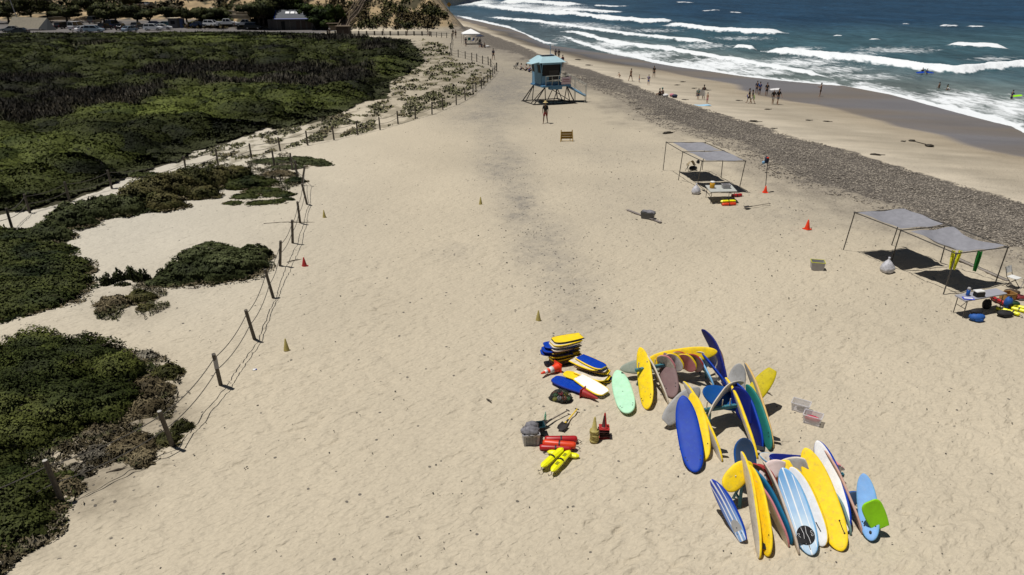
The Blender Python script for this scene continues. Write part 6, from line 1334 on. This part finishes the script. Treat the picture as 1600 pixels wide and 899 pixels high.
mc = mc*(.35+.75*np.clip(hh_/np.maximum(top, .1), 0, 1)[:, None]**1.5)*(.5+.8*sst(.3, .6, big)[:, None])*(.72+.5*tone[:, None])
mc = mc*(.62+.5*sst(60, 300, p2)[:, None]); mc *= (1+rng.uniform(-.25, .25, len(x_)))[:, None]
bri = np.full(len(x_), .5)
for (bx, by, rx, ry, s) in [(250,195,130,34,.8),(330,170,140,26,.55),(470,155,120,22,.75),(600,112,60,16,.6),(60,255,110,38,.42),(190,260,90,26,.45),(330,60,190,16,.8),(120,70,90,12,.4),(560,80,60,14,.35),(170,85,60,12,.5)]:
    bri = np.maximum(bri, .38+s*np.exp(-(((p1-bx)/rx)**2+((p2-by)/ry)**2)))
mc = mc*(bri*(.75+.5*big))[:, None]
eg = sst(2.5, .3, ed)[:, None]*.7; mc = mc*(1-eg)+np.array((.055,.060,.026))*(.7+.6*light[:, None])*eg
reed = (fb[:, 0] > .45) & (ed > .6); P = np.stack([x_, y_, hh_], 1); sz = zc/1100*2.7*rng.uniform(.6, 1.4, len(x_))
Pr, sr, mcr, NVr = P[reed], sz[reed]*.62, mc[reed], NV[reed]; gone = (ed < .15); k_ = ~reed & ~gone; P, sz, mc, NV = P[k_], sz[k_], mc[k_], NV[k_]
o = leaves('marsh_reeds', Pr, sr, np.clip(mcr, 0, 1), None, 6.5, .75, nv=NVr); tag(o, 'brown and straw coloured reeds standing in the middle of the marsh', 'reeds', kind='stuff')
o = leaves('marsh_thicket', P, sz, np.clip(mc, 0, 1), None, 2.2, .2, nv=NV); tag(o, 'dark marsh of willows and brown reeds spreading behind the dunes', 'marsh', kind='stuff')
# low dune plants
x_, y_ = scatter(DUNEV, 110000, 260, 780, 58, 275)
dn = fbm(x_*.95+20, y_*.5, 4); ok = dn > .52; x_, y_, dn = x_[ok], y_[ok], dn[ok]; zc = y_*CT+H*ST
P = np.stack([x_, y_, .02+.12*rng.random(len(x_))*np.clip((dn-.5)*8, .2, 1)], 1)
o = leaves('dune_groundcover', P, zc/1100*1.9*rng.uniform(.6, 1.5, len(x_)), leafcol(P, [(.17,.145,.08),(.12,.12,.05),(.19,.18,.10),(.10,.10,.045)], sc_=.25), None, 2.2, .1); tag(o, 'low dry ground cover scattered over the fenced dunes', 'ground cover', kind='stuff')
# scrub on the bluff and the far slopes
x_ = rng.uniform(-95, -12, 26000); y_ = rng.uniform(200, 300, 26000); hz = hgt(x_, y_); n_ = fbm(x_*.22+3, y_*.16, 4); lowm = fbm(x_*.06, y_*.06+4, 3)
ok = (hz > .3) & (n_+.10*sst(9, 0, hz)+.10*sst(-54, -62, x_)*1. > .60); x_, y_, hz = x_[ok], y_[ok], hz[ok]
rep = 9; x_ = np.repeat(x_, rep)+rng.normal(0, .42, len(x_)*rep); y_ = np.repeat(y_, rep)+rng.normal(0, .5, len(y_)*rep); hz = hgt(x_, y_)
P = np.stack([x_, y_, hz+rng.uniform(0, 1.0, len(x_))], 1); qx, qy = pix(x_, y_, hz); stx = np.interp(qy, [-10, 10, 27, 50], [580, 563, 553, 536]); keepb = (x_ < kx(K1, y_)-1) & (np.abs(qx-stx) > 9); P = P[keepb]
o = leaves('bluff_scrub', P, .42*rng.uniform(.6, 1.4, len(P)), leafcol(P, [(.024,.028,.006),(.048,.05,.012),(.07,.066,.02),(.08,.06,.025)], sc_=.18), None, 1.5, 0); tag(o, 'dark scrub clinging to the sandy bluff', 'scrub', kind='stuff')
x_ = rng.uniform(-270, -60, 9000); y_ = rng.uniform(262, 420, 9000); n_ = fbm(x_*.09+3, y_*.07, 4); ok = n_ > .545; x_, y_ = x_[ok], y_[ok]; rep = 14
x_ = np.repeat(x_, rep)+rng.normal(0, .8, len(x_)*rep); y_ = np.repeat(y_, rep)+rng.normal(0, .8, len(y_)*rep)
P = np.stack([x_, y_, hgt(x_, y_)+rng.uniform(0, 1.4, len(x_))], 1)
o = leaves('hillside_scrub', P, .8*rng.uniform(.6, 1.4, len(P)), leafcol(P, [(.018,.020,.008),(.035,.033,.014),(.055,.045,.022)], sc_=.1), None, 1.5, 0); tag(o, 'dark scrub dotted over the far hillside', 'scrub', kind='stuff')
# bright green willow bank under the bluff
def tree(label, px_, py_, w, h, cols=[(.022,.028,.008),(.045,.052,.014),(.070,.074,.024)], n=5200, bare=.28, group='spreading trees round the car park', name='spreading_tree', d=None):
    p = G(px_, py_); o = empty(name, p, 0, label, 'tree', group); M_ = []; tr = MB()
    tr.tube([(0,0,-.2),(.15,0,h*bare*.6),(.1,.1,h*bare)], [.42,.30,.24], 8); k = max(5, int(w*.9))
    for i in range(k):
        a = 2*math.pi*i/k+random.uniform(-.4, .4); rr = random.uniform(.25, .82)*w/2; zz = h*random.uniform(bare+.10, .74); r_ = random.uniform(.22, .36)*w/1.6
        M_.append((p.x+math.cos(a)*rr, p.y+math.sin(a)*rr*.8, p.z+zz, r_, r_, h*random.uniform(.16, .27)))
        tr.tube([(.1,.1,h*bare), (math.cos(a)*rr*.5, math.sin(a)*rr*.4, h*bare+(zz-h*bare)*.6), (math.cos(a)*rr, math.sin(a)*rr*.8, zz+.1*h)], [.18,.10,.04], 6)
    M_.append((p.x, p.y, p.z+h*.62, w*.26, w*.26, h*.34)); tr.build('trunk', WOOD, o, True)
    A = np.array(M_); d_ = rng.normal(size=(n, 3)); d_ /= np.linalg.norm(d_, axis=1)[:, None]; kk = rng.integers(0, len(A), n); s = rng.uniform(.55, 1.08, n); B = A[kk]; d_[:, 2] = np.where(d_[:, 2] < 0, d_[:, 2]*.45, d_[:, 2])
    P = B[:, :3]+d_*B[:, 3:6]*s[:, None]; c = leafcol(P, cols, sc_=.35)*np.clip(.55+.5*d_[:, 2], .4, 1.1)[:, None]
    leaves('crown', P, .38*rng.uniform(.6, 1.4, n), c, o, 1.5, nv=d_); return o
TL = [(14,37,15,6.5,'dark round-topped tree at the far left edge'),(50,36,16,9,'tall dark tree behind the tan roofed shelter'),(105,36,12,6,'broad low tree over the open asphalt'),(140,30,14,9,'tall dark tree rising to the top edge left of centre of the car park'),(182,42,14,7.5,'wide umbrella-shaped tree over the black cars'),(163,36,9,5,'small round tree left of the umbrella-shaped one'),(215,38,9,6,'bushy tree between the umbrella tree and the kiosk'),(234,40,8,5,'low leafy tree over the long white wagon'),(268,38,11,5.5,'broad dark tree behind the grey kiosk'),(292,38,6,5,'narrow dark tree right of the kiosk'),(314,38,8,4.5,'rounded low tree above the white cars'),(340,33,8,3.5,'low bushy tree along the road wall'),(405,42,10,7,'tall dark tree behind the black car at the right end'),(412,41,9,7,'dark tree overhanging the left end of the restroom building'),(436,25,10,6,'tall tree behind the restroom building roof'),(75,26,9,5,'small tree on the slope above the shelter'),(208,14,10,5,'dark tree beside the row of white cars')]
for x, y, w_, h_, lb in TL: tree(lb, x, y, w_, h_, n=4200)
for x, y, w_, h_, lb in [(507,46,6.5,5.5,'tall rounded willow left of the stairs'),(519,43,6,6,'large green willow beside the stairs'),(500,38,10,5,'green willow higher on the slope left of the stairs'),(486,33,9,4.5,'dark green tree on the slope above the restroom roof'),(530,33,5,3.5,'green bush-like tree directly left of the upper stairs'),(462,22,10,5,'dull green tree high behind the restroom building')]:
    tree(lb, x, y, w_, h_, cols=[(.014,.026,.004),(.028,.046,.006),(.045,.066,.010)], n=6000, bare=.05, group='green willows below the bluff', name='willow_tree')
# ------------------------------------------------------------------ stones, driftwood and kelp
def stones(name, label, cat, P, r, cols, flat=.6):
    ico = bmesh.new(); bmesh.ops.create_icosphere(ico, subdivisions=1, radius=1); V0 = np.array([v.co[:] for v in ico.verts]); F0 = np.array([[v.index for v in f.verts] for f in ico.faces]); ico.free(); n = len(P)
    sc3 = np.stack([r*rng.uniform(.7, 1.3, n), r*rng.uniform(.6, 1.1, n), r*flat*rng.uniform(.6, 1.1, n)], 1); a = rng.uniform(0, 6.28, n)
    V = V0[None]*sc3[:, None]*(1+rng.uniform(-.12, .12, (n, len(V0), 1))); x = V[..., 0]*np.cos(a)[:, None]-V[..., 1]*np.sin(a)[:, None]; y = V[..., 0]*np.sin(a)[:, None]+V[..., 1]*np.cos(a)[:, None]
    V = np.stack([x, y, V[..., 2]], -1)+P[:, None]; Fq = (F0[None]+(np.arange(n)*len(V0))[:, None, None]).reshape(-1, 3)
    o = link(name, npmesh(name, V.reshape(-1, 3), Fq, np.repeat(cols, len(V0), 0), True), None, STONE); tag(o, label, cat, kind='stuff'); return o
def ground_rand(n, x0, x1, y0, y1):
    qx = rng.uniform(x0, x1, n); qy = rng.uniform(y0, y1, n); a = (qx-CX)/F; b = (CY-qy)/F; t = -H/(-ST+b*CT); return a*t, (CT+b*ST)*t, qx, qy
x_, y_, qx, qy = ground_rand(60000, 900, 1750, 110, 420); c1_, c2_ = kx(K1, y_), kx(K2, y_)
x_ = c1_-1.5+(c2_-c1_+1.8)*rng.random(len(x_))**.9; ok = y_ < 100; x_, y_ = x_[ok][:30000], y_[ok][:30000]; r = (.028+.045*rng.random(len(x_))**2)*(.8+y_/110)
g_ = rng.random(len(x_))[:, None]; cc = np.array((.14,.122,.105))*(1-g_)+np.array((.38,.335,.275))*g_
stones('cobbles', 'grey cobbles covering the bank between the sand and the lower beach', 'cobbles', np.stack([x_, y_, hgt(x_, y_)+r*.25], 1), r, cc)
x_, y_, qx, qy = ground_rand(34000, -100, 1700, 110, 900)
dens = np.zeros(len(x_))
for b in [(790,262,50,40,1),(812,320,50,45,1),(850,385,65,50,1),(885,445,70,45,.9),(960,300,150,80,.35),(1250,330,160,60,.45),(1450,430,150,60,.25),(705,775,30,15,1),(1100,430,200,80,.22),(720,600,200,90,.10),(620,860,160,50,.12),(200,680,90,60,.5)]: dens = np.maximum(dens, b[4]*np.exp(-(((qx-b[0])/b[2])**2+((qy-b[1])/b[3])**2)))
ok = (rng.random(len(x_)) < .035+.55*dens) & (x_ < kx(K1, y_)-.3) & ~pip(qx, qy, MARSH) & ~((qx < 480) & (qy < 420)); x_, y_ = x_[ok], y_[ok]
r = .007+.021*rng.random(len(x_))**4; r = r*(.75+y_/38); g_ = rng.random(len(x_))[:, None]
stones('pebbles', 'small dark pebbles scattered over the sand', 'pebbles', np.stack([x_, y_, 0*x_+r*.3], 1), r, np.array((.035,.032,.03))*(1-g_)+np.array((.13,.115,.10))*g_)
KELP = mat('kelp', (.03,.022,.012), .6, .3, 10)
for i, (x, y, s, l) in enumerate([(903,94,1.6,'long dark kelp strand on the pale sand just right of the tower roof'),(919,102.5,1.3,'dark kelp strand below and right of the first one past the tower'),(1066,128.5,1.0,'kelp clump on the upper lower-beach, right of the lone surfer'),(1057,133.5,.9,'kelp clump just below and left of another on the lower beach'),(1004,123.5,.7,'small kelp clump between the two groups of children'),(1084,138.5,.8,'thin kelp scrap left of the white towel'),(1104,141.5,.9,'thin kelp scrap right of the white towel'),(1069,156.5,.8,'kelp heap at the edge of the cobbles below the white towel'),(1153.5,157.5,.8,'kelp clump left of the walking pair'),(1199,171.5,.9,'kelp clump below the five standing people'),(1177,190.5,1.3,'long kelp clump where pale sand meets the cobbles'),(1208,201.5,.7,'small kelp clump on the edge of the cobbles'),(1263,188.5,.7,'small kelp clump at mid beach, left of a darker one'),(1291,190.5,.9,'dark kelp clump at mid beach'),(1368,242.5,1.1,'twin kelp clumps just above the cobbles at the right'),(1411,221.5,.6,'tiny kelp scrap left of the long whip-like kelp'),(987,161,.8,'kelp heap at the inner edge of the cobbles near the tower'),(997,171,.7,'dark clump right below the kelp heap near the tower'),(1043,208.5,1.2,'dark clump on the sand above the far canopies')]):
    p = G(x, y); o = empty('kelp_clump', p, random.uniform(-.4,.4), l, 'kelp', 'kelp washed up on the beach'); crumple('fronds', (0,0,.05*s), (.36*s,.17*s,.07*s), KELP, o, 6, .3); MB().tube([(-.4*s,0,.04),(-.1*s,.12,.06),(.3*s,.05,.04),(.7*s,.16,.03)], .03, 5).build('stalk', KELP, o)
p = G(1425,221); q_ = G(1452,229); o = empty('kelp_whip', p, 0, 'long whip-like kelp with a dark bulb at each end on the lower beach', 'kelp'); d = q_-p
MB().tube([Vector((0,0,.04)), d*.35+Vector((.1,.25,.04)), d*.7+Vector((.2,.2,.04)), d+Vector((0,0,.04))], .035, 5).build('stalk', KELP, o); crumple('bulb', (0,0,.07), (.35,.22,.09), KELP, o, 6); crumple('holdfast', (d.x,d.y,.08+d.z), (.4,.3,.12), KELP, o, 6)
for x, y, a, L_, l in [(452,349,.1,2.6,'thin dark branch lying by the fence post'),(462,408,.6,.8,'short stick lying between the fence and the red cone'),(190,735,.4,.7,'pale stick lying in the dry scrub'),(765,628,-.9,.3,'short curved twig on the sand left of the gear'),(1200,616,-.8,.3,'small forked twig on the sand behind the middle rack')]:
    p = G(x, y); o = empty('driftwood_stick', p, a, l, 'stick'); MB().tube([(-L_/2,0,.02),(-L_*.1,.03*L_,.04),(L_/2,-.02,.02)], [.02,.025,.01], 6).build('wood', WOOD, o); MB().tube([(0,.02,.03),(L_*.2,L_*.15,.05)], [.014,.006], 5).build('twig', WOOD, o)

# dry litter between the bushes and the fence
def litter(label, poly, n, x0, x1, y0, y1, cols, thr, size):
    x_, y_ = scatter(poly, n, x0, x1, y0, y1); k = fbm(x_*1.5+11, y_*1.5+60, 4) > thr; x_, y_ = x_[k], y_[k]
    P = np.stack([x_, y_, .02+.12*rng.random(len(x_))**2], 1); o = leaves('dry_litter', P, size*rng.uniform(.5, 1.5, len(x_)), leafcol(P, cols, sc_=1.2), None, 4.5, .15); tag(o, label, 'plant litter', kind='stuff')
litter('dry stems and leaf litter between the big bush and the rope fence', [(175,540),(262,560),(285,600),(270,650),(268,690),(225,725),(150,770),(70,850),(-20,920),(-60,700),(120,690),(180,640)], 60000, -60, 300, 540, 920, [(.05,.04,.02),(.10,.08,.045),(.055,.06,.022),(.16,.135,.09)], .47, .035)
litter('dry stems round the scrub on the pale hummock', [(140,465),(200,440),(260,455),(265,480),(215,505),(150,500)], 9000, 130, 270, 430, 510, [(.09,.075,.045),(.14,.12,.08),(.07,.07,.03)], .52, .035)
litter('creeping dry runners beside the corner of the rope fence', [(380,250),(450,240),(470,290),(440,300),(400,275)], 7000, 370, 480, 235, 305, [(.10,.085,.05),(.07,.075,.035),(.15,.13,.09)], .5, .06)
# ------------------------------------------------------------------ daylight
SUN = Vector((-.30, -.03, 1.0)).normalized()
w = bpy.data.worlds.new('World'); sc.world = w; w.use_nodes = True; nt = w.node_tree
bg = nt.nodes['Background']; sky = nt.nodes.new('ShaderNodeTexSky'); sky.sky_type = 'NISHITA'; sky.sun_disc = False
sky.sun_elevation = math.asin(SUN.z); sky.sun_rotation = math.atan2(SUN.x, SUN.y); sky.air_density = 1.0; sky.dust_density = .6
nt.links.new(sky.outputs[0], bg.inputs[0]); bg.inputs[1].default_value = .021
sl = bpy.data.lights.new('sun', 'SUN'); sl.energy = 4.05; sl.angle = math.radians(.5); sl.color = (1., .965, .91)
so = bpy.data.objects.new('sun', sl); COL.objects.link(so); so.rotation_euler = SUN.to_track_quat('Z', 'Y').to_euler(); so.location = (0, 0, 60)
sc.view_settings.view_transform = 'Standard'; sc.view_settings.look = 'None'; sc.view_settings.exposure = 0
sc.cycles.max_bounces = 5; sc.cycles.transparent_max_bounces = 8
